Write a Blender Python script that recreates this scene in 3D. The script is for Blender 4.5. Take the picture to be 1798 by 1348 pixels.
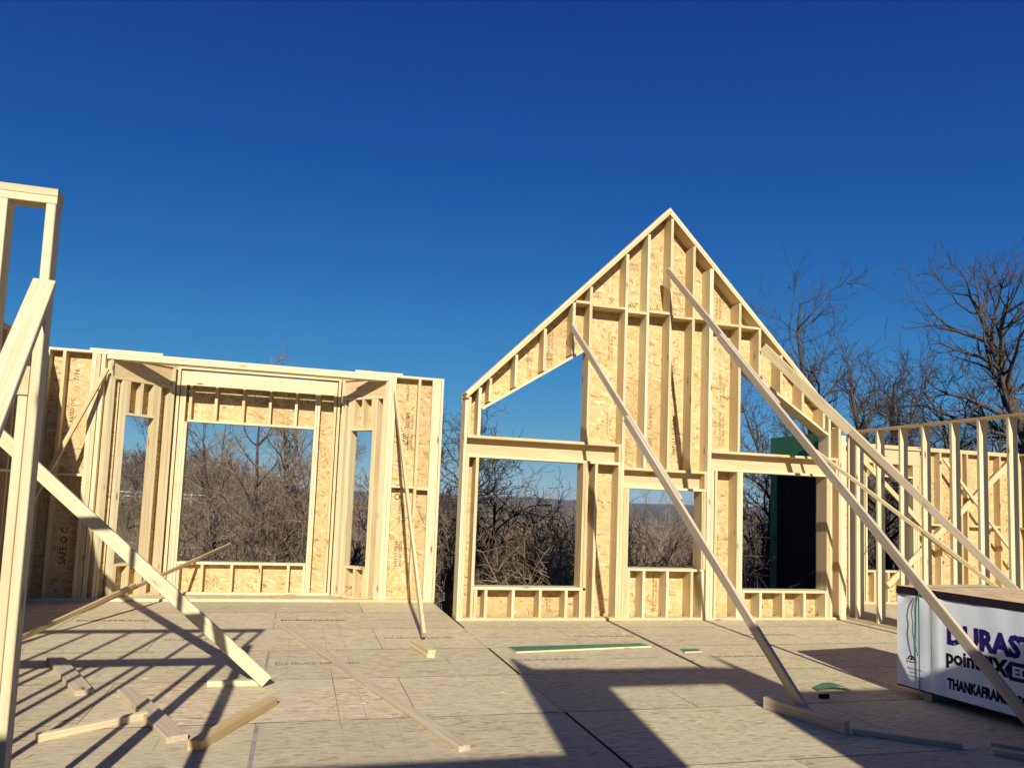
import bpy, math, random
import numpy as np
from mathutils import Vector, Matrix

for o in list(bpy.data.objects):
    bpy.data.objects.remove(o, do_unlink=True)
scene = bpy.context.scene
C = scene.collection

# ------------------------------------------------------------------ camera
PITCH, ROLL, YAW, CAMH = 0.0821850, 0.0410144, 0.2463579, 1.7205
F_ = Vector((math.sin(YAW)*math.cos(PITCH), math.cos(YAW)*math.cos(PITCH), math.sin(PITCH)))
R0 = Vector((math.cos(YAW), -math.sin(YAW), 0)); U0 = R0.cross(F_)
R_ = math.cos(ROLL)*R0 + math.sin(ROLL)*U0
U_ = -math.sin(ROLL)*R0 + math.cos(ROLL)*U0
cd = bpy.data.cameras.new('camera'); cam = bpy.data.objects.new('camera', cd); C.objects.link(cam)
cam.matrix_world = Matrix(((R_.x, U_.x, -F_.x, 0), (R_.y, U_.y, -F_.y, 0), (R_.z, U_.z, -F_.z, CAMH), (0, 0, 0, 1)))
cd.sensor_fit = 'HORIZONTAL'; cd.sensor_width = 36.0; cd.lens = 1243.75/1798*36
cd.shift_x = (899-841.44)/1798; cd.shift_y = (770.48-674)/1798
cd.clip_start = 0.05; cd.clip_end = 20000
scene.camera = cam

# ------------------------------------------------------------------ sky, sun, exposure
EL, AZ = math.radians(29.0), math.radians(9.3)      # shadows run 9.3 degrees right of +Y
world = bpy.data.worlds.new('World'); scene.world = world; world.use_nodes = True
wn = world.node_tree.nodes; wl = world.node_tree.links
bg = wn['Background']
sky = wn.new('ShaderNodeTexSky'); sky.sky_type = 'NISHITA'; sky.sun_disc = False
sky.sun_elevation = EL; sky.sun_rotation = math.pi + AZ
sky.altitude = 3500; sky.air_density = 1.0; sky.dust_density = 0.0; sky.ozone_density = 9.0
# one colour response for the whole sky, like the phone camera's: deep clean blue, horizon held back
pre = wn.new('ShaderNodeVectorMath'); pre.operation = 'SCALE'; pre.inputs['Scale'].default_value = 0.1288
cv = wn.new('ShaderNodeRGBCurve')
for ci, pts in enumerate((((0, 0), (.045, .009), (.065, .013), (.144, .050), (.40, .20), (.737, .31), (1, .36)),
                          ((0, 0), (.107, .052), (.156, .092), (.342, .235), (.65, .37), (1, .47)),
                          ((0, 0), (.279, .265), (.397, .350), (.799, .525), (1, .575)))):
    cur = cv.mapping.curves[ci]
    cur.points[0].location = pts[0]; cur.points[1].location = pts[-1]
    for p in pts[1:-1]: cur.points.new(*p)
cv.mapping.extend = 'HORIZONTAL'; cv.mapping.update()
post = wn.new('ShaderNodeVectorMath'); post.operation = 'SCALE'; post.inputs['Scale'].default_value = 10.0
wl.new(sky.outputs[0], pre.inputs[0]); wl.new(pre.outputs[0], cv.inputs['Color']); wl.new(cv.outputs[0], post.inputs[0]); wl.new(post.outputs[0], bg.inputs['Color'])
bg.inputs['Strength'].default_value = 0.080
sd = bpy.data.lights.new('sun', 'SUN'); sd.energy = 5.0; sd.angle = math.radians(0.55); sd.color = (1.0, 0.955, 0.87)
sun = bpy.data.objects.new('sun', sd); C.objects.link(sun)
sdir = Vector((math.sin(AZ)*math.cos(EL), math.cos(AZ)*math.cos(EL), -math.sin(EL)))
sun.rotation_euler = sdir.to_track_quat('-Z', 'Y').to_euler(); sun.location = (0, -10, 20)
scene.view_settings.view_transform = 'Standard'; scene.view_settings.look = 'None'
scene.view_settings.exposure = 0.30; scene.view_settings.gamma = 1.0
scene.view_settings.use_curve_mapping = False
scene.cycles.max_bounces = 6; scene.cycles.diffuse_bounces = 4

# ------------------------------------------------------------------ materials
def mat(name):
    m = bpy.data.materials.new(name); m.use_nodes = True
    n = m.node_tree.nodes; l = m.node_tree.links
    return m, n, l, n['Principled BSDF']
def nd(n, t, **kw):
    x = n.new(t)
    for k, v in kw.items():
        if hasattr(x, k): setattr(x, k, v)
        else: x.inputs[k].default_value = v
    return x
def ramp(n, stops):
    r = n.new('ShaderNodeValToRGB'); e = r.color_ramp.elements
    while len(e) > 1: e.remove(e[-1])
    e[0].position = stops[0][0]; e[0].color = (*stops[0][1], 1)
    for p, c in stops[1:]:
        q = e.new(p); q.color = (*c, 1)
    return r
def objcoord(n, l):
    """object coordinates shifted by a random amount per object"""
    tc = n.new('ShaderNodeTexCoord'); oi = n.new('ShaderNodeObjectInfo')
    mul = nd(n, 'ShaderNodeVectorMath', operation='SCALE'); mul.inputs[0].default_value = (91.0, 57.0, 73.0)
    l.new(oi.outputs['Random'], mul.inputs['Scale'])
    add = nd(n, 'ShaderNodeVectorMath', operation='ADD')
    l.new(tc.outputs['Object'], add.inputs[0]); l.new(mul.outputs[0], add.inputs[1])
    return add.outputs[0], oi.outputs['Random']
def mapping(n, l, src, scale, rot=(0, 0, 0)):
    m = n.new('ShaderNodeMapping'); m.inputs['Scale'].default_value = scale; m.inputs['Rotation'].default_value = rot
    l.new(src, m.inputs['Vector']); return m.outputs[0]
def mixc(n, l, fac, a, b, blend='MIX'):
    m = n.new('ShaderNodeMix'); m.data_type = 'RGBA'; m.blend_type = blend
    for s, v in ((m.inputs[0], fac), (m.inputs[6], a), (m.inputs[7], b)):
        if isinstance(v, (int, float)): s.default_value = v
        elif isinstance(v, tuple): s.default_value = (*v, 1)
        else: l.new(v, s)
    return m.outputs[2]
def math_(n, l, op, a, b=None):
    m = n.new('ShaderNodeMath'); m.operation = op
    for s, v in zip(m.inputs, (a, b)):
        if v is None: continue
        if isinstance(v, (int, float)): s.default_value = v
        else: l.new(v, s)
    return m.outputs[0]

def lumber_material(name, c_a, c_b, c_grain, knots=True, dirt=0.25):
    m, n, l, b = mat(name)
    co, rnd = objcoord(n, l)
    tone = ramp(n, [(0, c_a), (0.45, tuple((x+y)/2 for x, y in zip(c_a, c_b))), (1, c_b)]); l.new(rnd, tone.inputs[0])
    grain = nd(n, 'ShaderNodeTexNoise', Scale=1.0, Detail=4.0, Roughness=0.6, Distortion=0.6)
    l.new(mapping(n, l, co, (1.1, 34, 34)), grain.inputs['Vector'])
    gr = ramp(n, [(0.42, (0, 0, 0)), (0.62, (1, 1, 1))]); l.new(grain.outputs['Fac'], gr.inputs[0])
    col = mixc(n, l, math_(n, l, 'MULTIPLY', gr.outputs[0], 0.75), tone.outputs[0], c_grain)
    blot = nd(n, 'ShaderNodeTexNoise', Scale=2.2, Detail=3.0); l.new(mapping(n, l, co, (0.8, 3, 3)), blot.inputs['Vector'])
    br = ramp(n, [(0.35, (0, 0, 0)), (0.72, (1, 1, 1))]); l.new(blot.outputs['Fac'], br.inputs[0])
    col = mixc(n, l, math_(n, l, 'MULTIPLY', br.outputs[0], dirt), col, (0.42, 0.33, 0.22))
    if knots:
        v = nd(n, 'ShaderNodeTexVoronoi', Scale=1.0, Randomness=1.0); l.new(mapping(n, l, co, (1.5, 5.5, 5.5)), v.inputs['Vector'])
        kr = ramp(n, [(0.0, (1, 1, 1)), (0.05, (0.9, 0.9, 0.9)), (0.09, (0.28, 0.28, 0.28)), (0.16, (0, 0, 0))]); l.new(v.outputs['Distance'], kr.inputs[0])
        col = mixc(n, l, kr.outputs[0], col, (0.20, 0.105, 0.045))
    l.new(col, b.inputs['Base Color']); b.inputs['Roughness'].default_value = 0.62
    b.inputs['Specular IOR Level'].default_value = 0.28
    bump = n.new('ShaderNodeBump'); bump.inputs['Strength'].default_value = 0.18; bump.inputs['Distance'].default_value = 0.004
    l.new(grain.outputs['Fac'], bump.inputs['Height']); l.new(bump.outputs[0], b.inputs['Normal'])
    return m
M = {}
M['lumber'] = lumber_material('spruce_lumber', (0.651, 0.507, 0.255), (0.717, 0.594, 0.344), (0.577, 0.412, 0.179))
M['pale'] = lumber_material('pale_lumber', (0.692, 0.578, 0.337), (0.742, 0.642, 0.399), (0.626, 0.483, 0.248), dirt=0.12)
M['yellow'] = lumber_material('yellow_lumber', (0.593, 0.420, 0.193), (0.659, 0.491, 0.248), (0.478, 0.301, 0.117))
M['header'] = lumber_material('header_lumber', (0.643, 0.475, 0.241), (0.676, 0.523, 0.289), (0.544, 0.364, 0.165))
M['weathered'] = lumber_material('weathered_lumber', (0.552, 0.448, 0.288), (0.607, 0.502, 0.336), (0.414, 0.323, 0.200), dirt=0.4)

def osb_material(name, cols, sc=(38, 150, 38), directional=False, weather=None):
    """wood strands: three layers of stretched cells, each strand its own tone"""
    m, n, l, b = mat(name)
    co, rnd = objcoord(n, l)
    rots = (0.05, -0.12, 0.10) if directional else (0.2, 1.25, 2.3)
    outs = []
    for i, r in enumerate(rots):
        v = nd(n, 'ShaderNodeTexVoronoi', Scale=1.0, Randomness=1.0)
        nz = nd(n, 'ShaderNodeVectorMath', operation='ADD'); l.new(co, nz.inputs[0]); nz.inputs[1].default_value = (i*3.3, i*1.7, 0)
        if directional: mp = mapping(n, l, mapping(n, l, nz.outputs[0], (1, 1, 1), (0, 0, r)), (sc[0], sc[1], 1))
        else: mp = mapping(n, l, mapping(n, l, nz.outputs[0], (1, 1, 1), (0, 0, r)), (sc[0], sc[1], 1))
        l.new(mp, v.inputs['Vector'])
        sep = n.new('ShaderNodeSeparateColor'); l.new(v.outputs['Color'], sep.inputs[0])
        outs.append((sep.outputs[0], sep.outputs[1]))
    sel = math_(n, l, 'GREATER_THAN', outs[0][1], 0.45)
    sel2 = math_(n, l, 'GREATER_THAN', outs[1][1], 0.5)
    mx = n.new('ShaderNodeMix'); l.new(sel2, mx.inputs[0]); l.new(outs[1][0], mx.inputs[2]); l.new(outs[2][0], mx.inputs[3])
    mx2 = n.new('ShaderNodeMix'); l.new(sel, mx2.inputs[0]); l.new(outs[0][0], mx2.inputs[2]); l.new(mx.outputs[0], mx2.inputs[3])
    st = len(cols)-1
    cr = ramp(n, [(p, c) for p, c in cols]); l.new(mx2.outputs[0], cr.inputs[0])
    big = nd(n, 'ShaderNodeTexNoise', Scale=1.3, Detail=4.0); l.new(co, big.inputs['Vector'])
    col = cr.outputs[0]
    if weather:
        wr = ramp(n, [(0.38, (0, 0, 0)), (0.68, (1, 1, 1))]); l.new(big.outputs['Fac'], wr.inputs[0])
        col = mixc(n, l, math_(n, l, 'MULTIPLY', wr.outputs[0], weather[0]), col, weather[1])
        st2 = nd(n, 'ShaderNodeTexNoise', Scale=0.55, Detail=3.0); l.new(co, st2.inputs['Vector'])
        sr = ramp(n, [(0.62, (0, 0, 0)), (0.78, (1, 1, 1))]); l.new(st2.outputs['Fac'], sr.inputs[0])
        col = mixc(n, l, math_(n, l, 'MULTIPLY', sr.outputs[0], 0.35), col, weather[2])
    tone = math_(n, l, 'ADD', math_(n, l, 'MULTIPLY', rnd, 0.18), 0.91)
    mul = nd(n, 'ShaderNodeVectorMath', operation='SCALE'); l.new(col, mul.inputs[0]); l.new(tone, mul.inputs['Scale'])
    l.new(mul.outputs[0], b.inputs['Base Color']); b.inputs['Roughness'].default_value = 0.72
    b.inputs['Specular IOR Level'].default_value = 0.2
    bump = n.new('ShaderNodeBump'); bump.inputs['Strength'].default_value = 0.3; bump.inputs['Distance'].default_value = 0.002
    l.new(mx2.outputs[0], bump.inputs['Height']); l.new(bump.outputs[0], b.inputs['Normal'])
    return m
M['osb'] = osb_material('osb_sheathing', [(0.0, (0.330, 0.198, 0.072)), (0.12, (0.494, 0.333, 0.138)), (0.5, (0.569, 0.396, 0.179)), (0.85, (0.602, 0.436, 0.206)), (1.0, (0.676, 0.531, 0.289))], (11, 36, 1))
M['floor'] = osb_material('osb_floor', [(0.0, (0.294, 0.214, 0.110)), (0.14, (0.489, 0.393, 0.224)), (0.5, (0.562, 0.460, 0.275)), (0.85, (0.601, 0.497, 0.304)), (1.0, (0.685, 0.588, 0.381))], (13, 72, 1), True,
                          (0.35, (0.538, 0.464, 0.297), (0.528, 0.351, 0.187)))
M['floor_red'] = osb_material('osb_floor_unweathered', [(0.0, (0.314, 0.189, 0.093)), (0.2, (0.518, 0.378, 0.220)), (0.6, (0.607, 0.474, 0.288)), (1.0, (0.724, 0.597, 0.398))], (13, 72, 1), True,
                          (0.75, (0.548, 0.464, 0.297), (0.450, 0.237, 0.101)))
M['stack_top'] = osb_material('osb_bundle_top', [(0.0, (0.374, 0.220, 0.101)), (0.2, (0.624, 0.420, 0.212)), (0.6, (0.728, 0.510, 0.267)), (1.0, (0.832, 0.640, 0.368))], (6.5, 60, 1), True)

def plain(name, col, rough=0.6, spec=0.3, noise=None, metal=0.0, bump=None, detail=6.0):
    m, n, l, b = mat(name)
    b.inputs['Roughness'].default_value = rough; b.inputs['Specular IOR Level'].default_value = spec; b.inputs['Metallic'].default_value = metal
    if noise:
        co, rnd = objcoord(n, l)
        t = nd(n, 'ShaderNodeTexNoise', Scale=noise[0], Detail=detail, Roughness=0.62); l.new(co, t.inputs['Vector'])
        r = ramp(n, [(0.3, col), (0.7, noise[1])]); l.new(t.outputs['Fac'], r.inputs[0])
        l.new(r.outputs[0], b.inputs['Base Color'])
        if bump:
            bp = n.new('ShaderNodeBump'); bp.inputs['Strength'].default_value = bump[0]; bp.inputs['Distance'].default_value = bump[1]
            l.new(t.outputs['Fac'], bp.inputs['Height']); l.new(bp.outputs[0], b.inputs['Normal'])
    else: b.inputs['Base Color'].default_value = (*col, 1)
    return m
M['green'] = plain('green_sheathing_face', (0.045, 0.17, 0.075), 0.55, 0.3, (9, (0.06, 0.205, 0.10)))
M['green_shade'] = plain('painted_shade', (0.010, 0.012, 0.012), 0.9, 0.1, (5, (0.016, 0.018, 0.018)))  # near-black colour painted in for the shaded part of the green sheathing
M['black'] = plain('black_print', (0.012, 0.011, 0.013), 0.75, 0.15)
M['faded'] = plain('faded_print', (0.16, 0.14, 0.11), 0.8, 0.2, (14, (0.30, 0.26, 0.2)))
M['brown_print'] = plain('brown_print', (0.10, 0.06, 0.02), 0.8, 0.2, (25, (0.26, 0.16, 0.07)))
M['chalk'] = plain('chalk_line', (0.30, 0.25, 0.18), 0.9, 0.1, (3, (0.50, 0.43, 0.30)))
M['chalk_purple'] = plain('purple_crayon', (0.26, 0.20, 0.20), 0.9, 0.1, (6, (0.42, 0.35, 0.29)))
M['joint'] = plain('stained_joint', (0.10, 0.075, 0.05), 0.9, 0.1, (2.2, (0.30, 0.24, 0.16)))
M['gap'] = plain('dark_joint', (0.03, 0.025, 0.02), 0.9, 0.1)
M['wrap'] = plain('white_wrap', (0.80, 0.82, 0.80), 0.33, 0.5, (2.2, (0.88, 0.89, 0.87)), bump=(0.35, 0.03), detail=1.2)
M['purple'] = plain('violet_print', (0.022, 0.012, 0.13), 0.7, 0.15)
M['whiteprint'] = plain('white_print', (0.75, 0.77, 0.77), 0.5, 0.3)
M['strap'] = plain('green_strap', (0.06, 0.22, 0.19), 0.4, 0.5)
M['edge'] = plain('painted_panel_edge', (0.02, 0.014, 0.022), 0.7, 0.2, (20, (0.035, 0.022, 0.03)))
M['bark'] = plain('bark', (0.055, 0.043, 0.038), 0.9, 0.1, (7, (0.125, 0.10, 0.083)), bump=(0.6, 0.03))
M['twig'] = plain('twig_bark', (0.05, 0.037, 0.032), 0.85, 0.15, (0.7, (0.10, 0.075, 0.06)))
M['vine'] = plain('pale_vine_bark', (0.15, 0.105, 0.062), 0.85, 0.15, (0.5, (0.36, 0.275, 0.18)))
M['brush'] = plain('brown_brush_bark', (0.10, 0.072, 0.038), 0.9, 0.1, (0.25, (0.20, 0.15, 0.08)))
M['woods'] = plain('far_woods_bark', (0.13, 0.10, 0.08), 0.9, 0.1, (0.05, (0.2, 0.15, 0.115)))
M['white'] = plain('white_fence_paint', (0.72, 0.72, 0.70), 0.6, 0.3)
M['nail'] = plain('nail_head', (0.12, 0.10, 0.09), 0.5, 0.5, metal=0.6)

def ground_material():
    m, n, l, b = mat('winter_hillside')
    tc = n.new('ShaderNodeTexCoord')
    a = nd(n, 'ShaderNodeTexNoise', Scale=0.035, Detail=8.0, Roughness=0.65); l.new(tc.outputs['Object'], a.inputs['Vector'])
    r = ramp(n, [(0.30, (0.13, 0.10, 0.055)), (0.48, (0.19, 0.15, 0.085)), (0.62, (0.21, 0.18, 0.095)), (0.8, (0.30, 0.25, 0.15))]); l.new(a.outputs['Fac'], r.inputs[0])
    f = nd(n, 'ShaderNodeTexNoise', Scale=6.0, Detail=8.0, Roughness=0.75); l.new(tc.outputs['Object'], f.inputs['Vector'])
    fr = ramp(n, [(0.35, (0.45, 0.45, 0.45)), (0.7, (1.35, 1.3, 1.2))]); l.new(f.outputs['Fac'], fr.inputs[0])
    near = mixc(n, l, 1.0, r.outputs[0], fr.outputs[0], 'MULTIPLY')
    # land cover: woodland and tan fields in patches, woodland beyond the valley
    lc = nd(n, 'ShaderNodeTexNoise', Scale=0.0045, Detail=5.0, Roughness=0.6, Distortion=0.6); l.new(mapping(n, l, tc.outputs['Object'], (1.0, 0.45, 1.0)), lc.inputs['Vector'])
    lr = ramp(n, [(0.44, (0.05, 0.045, 0.045)), (0.54, (0.075, 0.066, 0.06)), (0.58, (0.24, 0.205, 0.145)), (0.72, (0.30, 0.26, 0.18))]); l.new(lc.outputs['Fac'], lr.inputs[0])
    ln = nd(n, 'ShaderNodeVectorMath', operation='LENGTH'); l.new(tc.outputs['Object'], ln.inputs[0])
    mr = n.new('ShaderNodeMapRange'); l.new(ln.outputs['Value'], mr.inputs[0]); mr.inputs[1].default_value = 260; mr.inputs[2].default_value = 420
    m2 = n.new('ShaderNodeMapRange'); l.new(ln.outputs['Value'], m2.inputs[0]); m2.inputs[1].default_value = 2600; m2.inputs[2].default_value = 3000
    far = mixc(n, l, m2.outputs[0], lr.outputs[0], (0.052, 0.047, 0.048))
    col = mixc(n, l, mr.outputs[0], near, far)
    l.new(col, b.inputs['Base Color']); b.inputs['Roughness'].default_value = 0.95; b.inputs['Specular IOR Level'].default_value = 0.05
    return m
M['ground'] = ground_material()

# ------------------------------------------------------------------ mesh helpers
def link(name, me, m, parent=None, loc=None):
    o = bpy.data.objects.new(name, me); C.objects.link(o)
    if m is not None and not me.materials: me.materials.append(m)
    if parent is not None: o.parent = parent
    if loc is not None: o.location = loc
    return o
def tag(o, label, cat=None, group=None, kind=None):
    o['label'] = label
    if cat: o['category'] = cat
    if group: o['group'] = group
    if kind: o['kind'] = kind
    return o
def empty(name, loc, label, cat, group=None):
    o = bpy.data.objects.new(name, None); C.objects.link(o); o.location = loc; o.empty_display_size = 0.3
    return tag(o, label, cat, group)
def world_loc(o):
    v = Vector(o.location)
    while o.parent: o = o.parent; v += Vector(o.location)
    return v
BOXF = [(0, 1, 3, 2), (4, 6, 7, 5), (0, 4, 5, 1), (2, 3, 7, 6), (0, 2, 6, 4), (1, 5, 7, 3)]
def box_mesh(lx, ly, lz, ch=0.0):
    me = bpy.data.meshes.new('piece')
    if ch <= 0:
        vs = [(sx*lx/2, sy*ly/2, sz*lz/2) for sx in (-1, 1) for sy in (-1, 1) for sz in (-1, 1)]
        me.from_pydata(vs, [], BOXF)
    else:                                   # long edges rounded over with a chamfer
        a, b = ly/2, lz/2; c = min(ch, a*0.45, b*0.45)
        prof = [(-a+c, -b), (a-c, -b), (a, -b+c), (a, b-c), (a-c, b), (-a+c, b), (-a, b-c), (-a, -b+c)]
        vs = [(-lx/2, y, z) for y, z in prof] + [(lx/2, y, z) for y, z in prof]
        fs = [tuple(range(7, -1, -1)), tuple(range(8, 16))] + [(i, (i+1) % 8, 8+(i+1) % 8, 8+i) for i in range(8)]
        me.from_pydata(vs, [], fs)
    me.update(); return me
def place(name, me, m, center, ex, ey, parent):
    ez = ex.cross(ey)
    o = link(name, me, m, parent)
    p = Vector(center) - (world_loc(parent) if parent is not None else Vector((0, 0, 0)))
    rot = Matrix((ex, ey, ez)).transposed().to_quaternion()
    o.rotation_mode = 'QUATERNION'; o.rotation_quaternion = rot; o.location = p
    return o
def stick(name, a, b, w, t, m, parent=None, wdir=(0, 0, 1), ch=0.0025):
    """a length of lumber from a to b: w wide along wdir, t thick"""
    a, b = Vector(a), Vector(b); d = b-a; L = d.length; ex = d/L
    ey = Vector(wdir); ey = (ey - ey.dot(ex)*ex).normalized()
    return place(name, box_mesh(L, w, t, ch), M[m] if isinstance(m, str) else m, (a+b)/2, ex, ey, parent)

class Wall:
    """a framed wall: u runs along it, d goes from its front (room) face outwards, z is up"""
    def __init__(s, name, origin, udir, ddir, label, cat='wall', group=None):
        s.o = Vector(origin); s.u = Vector(udir).normalized(); s.d = Vector(ddir).normalized()
        s.root = empty(name, s.o, label, cat, group)
    def P(s, u, d, z): return s.o + s.u*u + s.d*d + Vector((0, 0, z))
    def mem(s, name, u0, u1, z0, z1, d0=0.0, d1=0.14, m='lumber', ch=0.002):
        du, dz, dd = u1-u0, z1-z0, d1-d0
        ax = [(du, s.u), (dz, Vector((0, 0, 1))), (dd, s.d)]; ax.sort(key=lambda q: -q[0])
        return place(name, box_mesh(ax[0][0], ax[1][0], ax[2][0], ch), M[m], s.P((u0+u1)/2, (d0+d1)/2, (z0+z1)/2), ax[0][1], ax[1][1], s.root)
    def rake(s, name, u0, z0, u1, z1, thick, d0=0.0, d1=0.14, m='lumber'):
        """sloped plate whose TOP surface runs from (u0,z0) to (u1,z1)"""
        a, b = Vector((u0, z0)), Vector((u1, z1)); t = (b-a).normalized(); nrm = Vector((-t.y, t.x))
        if nrm.y < 0: nrm = -nrm
        a2, b2 = a - nrm*thick/2, b - nrm*thick/2; dm = (d0+d1)/2
        return stick(name, s.P(a2.x, dm, a2.y), s.P(b2.x, dm, b2.y), d1-d0, thick, m, s.root, wdir=s.d, ch=0.002)
    def poly(s, name, pts, d0, d1, m='osb', back=None, parent=None):
        cu = sum(p[0] for p in pts)/len(pts); cz = sum(p[1] for p in pts)/len(pts)
        n = len(pts); area = sum(pts[i][0]*pts[(i+1) % n][1]-pts[(i+1) % n][0]*pts[i][1] for i in range(n))
        if area < 0: pts = pts[::-1]
        # local x = wall u, local y = up, local z = u x up
        ex = s.u; ey = Vector((0, 0, 1)); ez = ex.cross(ey); sg = 1 if ez.dot(s.d) > 0 else -1
        vs = [(u-cu, z-cz, sg*d0) for u, z in pts] + [(u-cu, z-cz, sg*d1) for u, z in pts]
        lo, hi = (range(n), range(n, 2*n)) if sg > 0 else (range(n, 2*n), range(n))
        fs = [tuple(reversed(lo)), tuple(hi)]
        fs += [(list(lo)[i], list(lo)[(i+1) % n], list(hi)[(i+1) % n], list(hi)[i]) for i in range(n)]
        me = bpy.data.meshes.new('panel'); me.from_pydata(vs, [], fs); me.materials.append(M[m])
        if back:
            me.materials.append(M[back]); me.polygons[1 if sg > 0 else 0].material_index = 1
        me.update()
        return place(name, me, None, s.P(cu, 0, cz), ex, ey, parent or s.root)
    def rect(s, name, u0, u1, z0, z1, d0, d1, m='osb', back=None):
        return s.poly(name, [(u0, z0), (u1, z0), (u1, z1), (u0, z1)], d0, d1, m, back)

def text_on(name, body, size, origin, ex, ey, m, parent, shear=0.0, fat=0.0, sx=1.0, align='LEFT', lift=0.0015):
    cu = bpy.data.curves.new('lettering', 'FONT'); cu.body = body; cu.size = size; cu.shear = shear; cu.offset = fat
    cu.align_x = align; cu.resolution_u = 2; cu.fill_mode = 'FRONT'
    tmp = bpy.data.objects.new('tmp', cu); C.objects.link(tmp)
    dg = bpy.context.evaluated_depsgraph_get()
    me = bpy.data.meshes.new_from_object(tmp.evaluated_get(dg)); bpy.data.objects.remove(tmp, do_unlink=True)
    me.materials.clear(); me.materials.append(M[m])
    if sx != 1.0: me.transform(Matrix.Diagonal((sx, 1, 1, 1)))
    ex, ey = Vector(ex).normalized(), Vector(ey).normalized(); ez = ex.cross(ey)
    return place(name, me, None, Vector(origin)+ez*lift, ex, ey, parent)

random.seed(4)
rng = random.Random(11)
ST = 0.038

# ------------------------------------------------------------------ FLOOR
floor = empty('floor', (0, 0, 0), 'weathered strand board subfloor covering the whole house deck', None)
floor['kind'] = 'structure'; del floor['label']
S = 1.2192; YA = 10.470
def floor_end(x):           # far edge of the deck for a given x
    return 9.915 if 2.215 < x < 8.66 else 11.585
XMIN, XMAX, YMIN = -3.80, 14.9, -3.6
REDS = {(0, 0), (-1, -2), (3, -1), (2, -2)}
def add_floor_panel(x0, x1, y0, y1, key):
    g = 0.0036
    me = box_mesh(x1-x0-2*g, y1-y0-2*g, 0.018)
    o = place('floor_panel', me, M['floor_red'] if key in REDS else M['floor'], ((x0+x1)/2, (y0+y1)/2, -0.009), Vector((1, 0, 0)), Vector((0, 1, 0)), floor)
    return o
k = -1
while True:
    y1, y0 = YA - k*S, YA-(k+1)*S
    if y1 < YMIN: break
    off = -0.20 if k % 2 == 0 else 1.015
    n0 = math.floor((XMIN-off)/(2*S))
    for n in range(n0, n0+10):
        a, b = off+n*2*S, off+(n+1)*2*S
        cuts = [(a, b)]
        for e in (2.215, 8.66):
            cuts = [q for c in cuts for q in (((c[0], e), (e, c[1])) if c[0] < e < c[1] else (c,))]
        for (p, q) in cuts:
            p, q = max(p, XMIN), min(q, XMAX)
            if q-p < 0.05: continue
            ye = min(y1, floor_end((p+q)/2)); ys = max(y0, YMIN)
            if ye-ys < 0.05: continue
            if q > 9 and ys < 3.0: continue
            add_floor_panel(p, q, ys, ye, (k, n))
            # maker's name printed along the middle of each whole sheet
            if q-p > 1.0 and a == p and ye == y1 and y0 > 6.5 and p < 6:
                faint = k > 0
                text_on('printed_lettering', 'DURASTRAND', 0.095, (a+0.075, (y0+y1)/2-0.035, 0.0005), (1, 0, 0), (0, 1, 0), 'faded' if faint else 'black', floor, fat=0.002, sx=1.35, lift=0.001)
                st = link('printed_rule', box_mesh(0.55, 0.012, 0.0006), M['faded'], floor, (a+1.55, (y0+y1)/2, 0.0012))
    k += 1
# bay floor: trapezium beyond the wall line
me = bpy.data.meshes.new('panel')
pts = [(-2.62, 11.589), (1.22, 11.589), (0.66, 12.31), (-2.02, 12.31)]
me.from_pydata([(x, y, -0.018) for x, y in pts]+[(x, y, 0) for x, y in pts], [], [(3, 2, 1, 0), (4, 5, 6, 7), (0, 1, 5, 4), (1, 2, 6, 5), (2, 3, 7, 6), (3, 0, 4, 7)])
link('floor_panel', me, M['floor'], floor)
# dark underlay seen down the joints, and the deck rim
def slab(name, pts, z0, z1, m, parent):
    me = bpy.data.meshes.new(name); n = len(pts)
    me.from_pydata([(x, y, z0) for x, y in pts]+[(x, y, z1) for x, y in pts], [], [tuple(range(n-1, -1, -1)), tuple(range(n, 2*n))]+[(i, (i+1) % n, n+(i+1) % n, n+i) for i in range(n)])
    return link(name, me, M[m], parent)
slab('joist_deck', [(-3.79, -3.59), (14.8, -3.59), (14.8, 11.57), (8.67, 11.57), (8.67, 9.90), (2.205, 9.90), (2.205, 11.57), (1.2, 11.57), (0.65, 12.3), (-2.0, 12.3), (-2.6, 11.57), (-3.79, 11.57)], -0.34, -0.0195, 'gap', floor)
slab('joint_filler', [(-3.795, -3.595), (14.85, -3.595), (14.85, 11.58), (8.665, 11.58), (8.665, 9.91), (2.21, 9.91), (2.21, 11.58), (-3.795, 11.58)], -0.0175, -0.0035, 'gap', floor)
# dark stained edges along the sheet joints, uneven in width
def joint_strips():
    vs, fs = [], []
    def strip(x0, y0, x1, y1, w):
        L = math.hypot(x1-x0, y1-y0); n = max(1, int(L/.22)); dx, dy = (x1-x0)/n, (y1-y0)/n; nx, ny = -(y1-y0)/L, (x1-x0)/L
        ws = [w*rng.uniform(.25, 1.15) for _ in range(n+1)]
        for i in range(n):
            a, b_ = ws[i]/2, ws[i+1]/2; px, py = x0+dx*i, y0+dy*i; qx, qy = px+dx, py+dy; b = len(vs)
            vs.extend([(px-nx*a, py-ny*a, .0007), (qx-nx*b_, qy-ny*b_, .0007), (qx+nx*b_, qy+ny*b_, .0007), (px+nx*a, py+ny*a, .0007)]); fs.append((b, b+1, b+2, b+3))
    for k in range(0, 9):
        y = YA-k*S; xe = 2.2 if y > 9.95 else 8.66
        strip(-3.7, y, xe, y, .019)
        off = -0.20 if k % 2 == 0 else 1.015
        for n in range(-2, 5):
            x = off+n*2*S
            if -3.7 < x < (2.2 if y > 10 else 8.6): strip(x, max(y-S, -2), x, min(y, 9.76 if x > 2.2 else 11.4), .009)
    for n in range(-1, 1): strip(1.015+n*2*S, YA, 1.015+n*2*S, 11.42, .010)
    me = bpy.data.meshes.new('joint_stain'); me.from_pydata(vs, [], fs); return me
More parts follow.
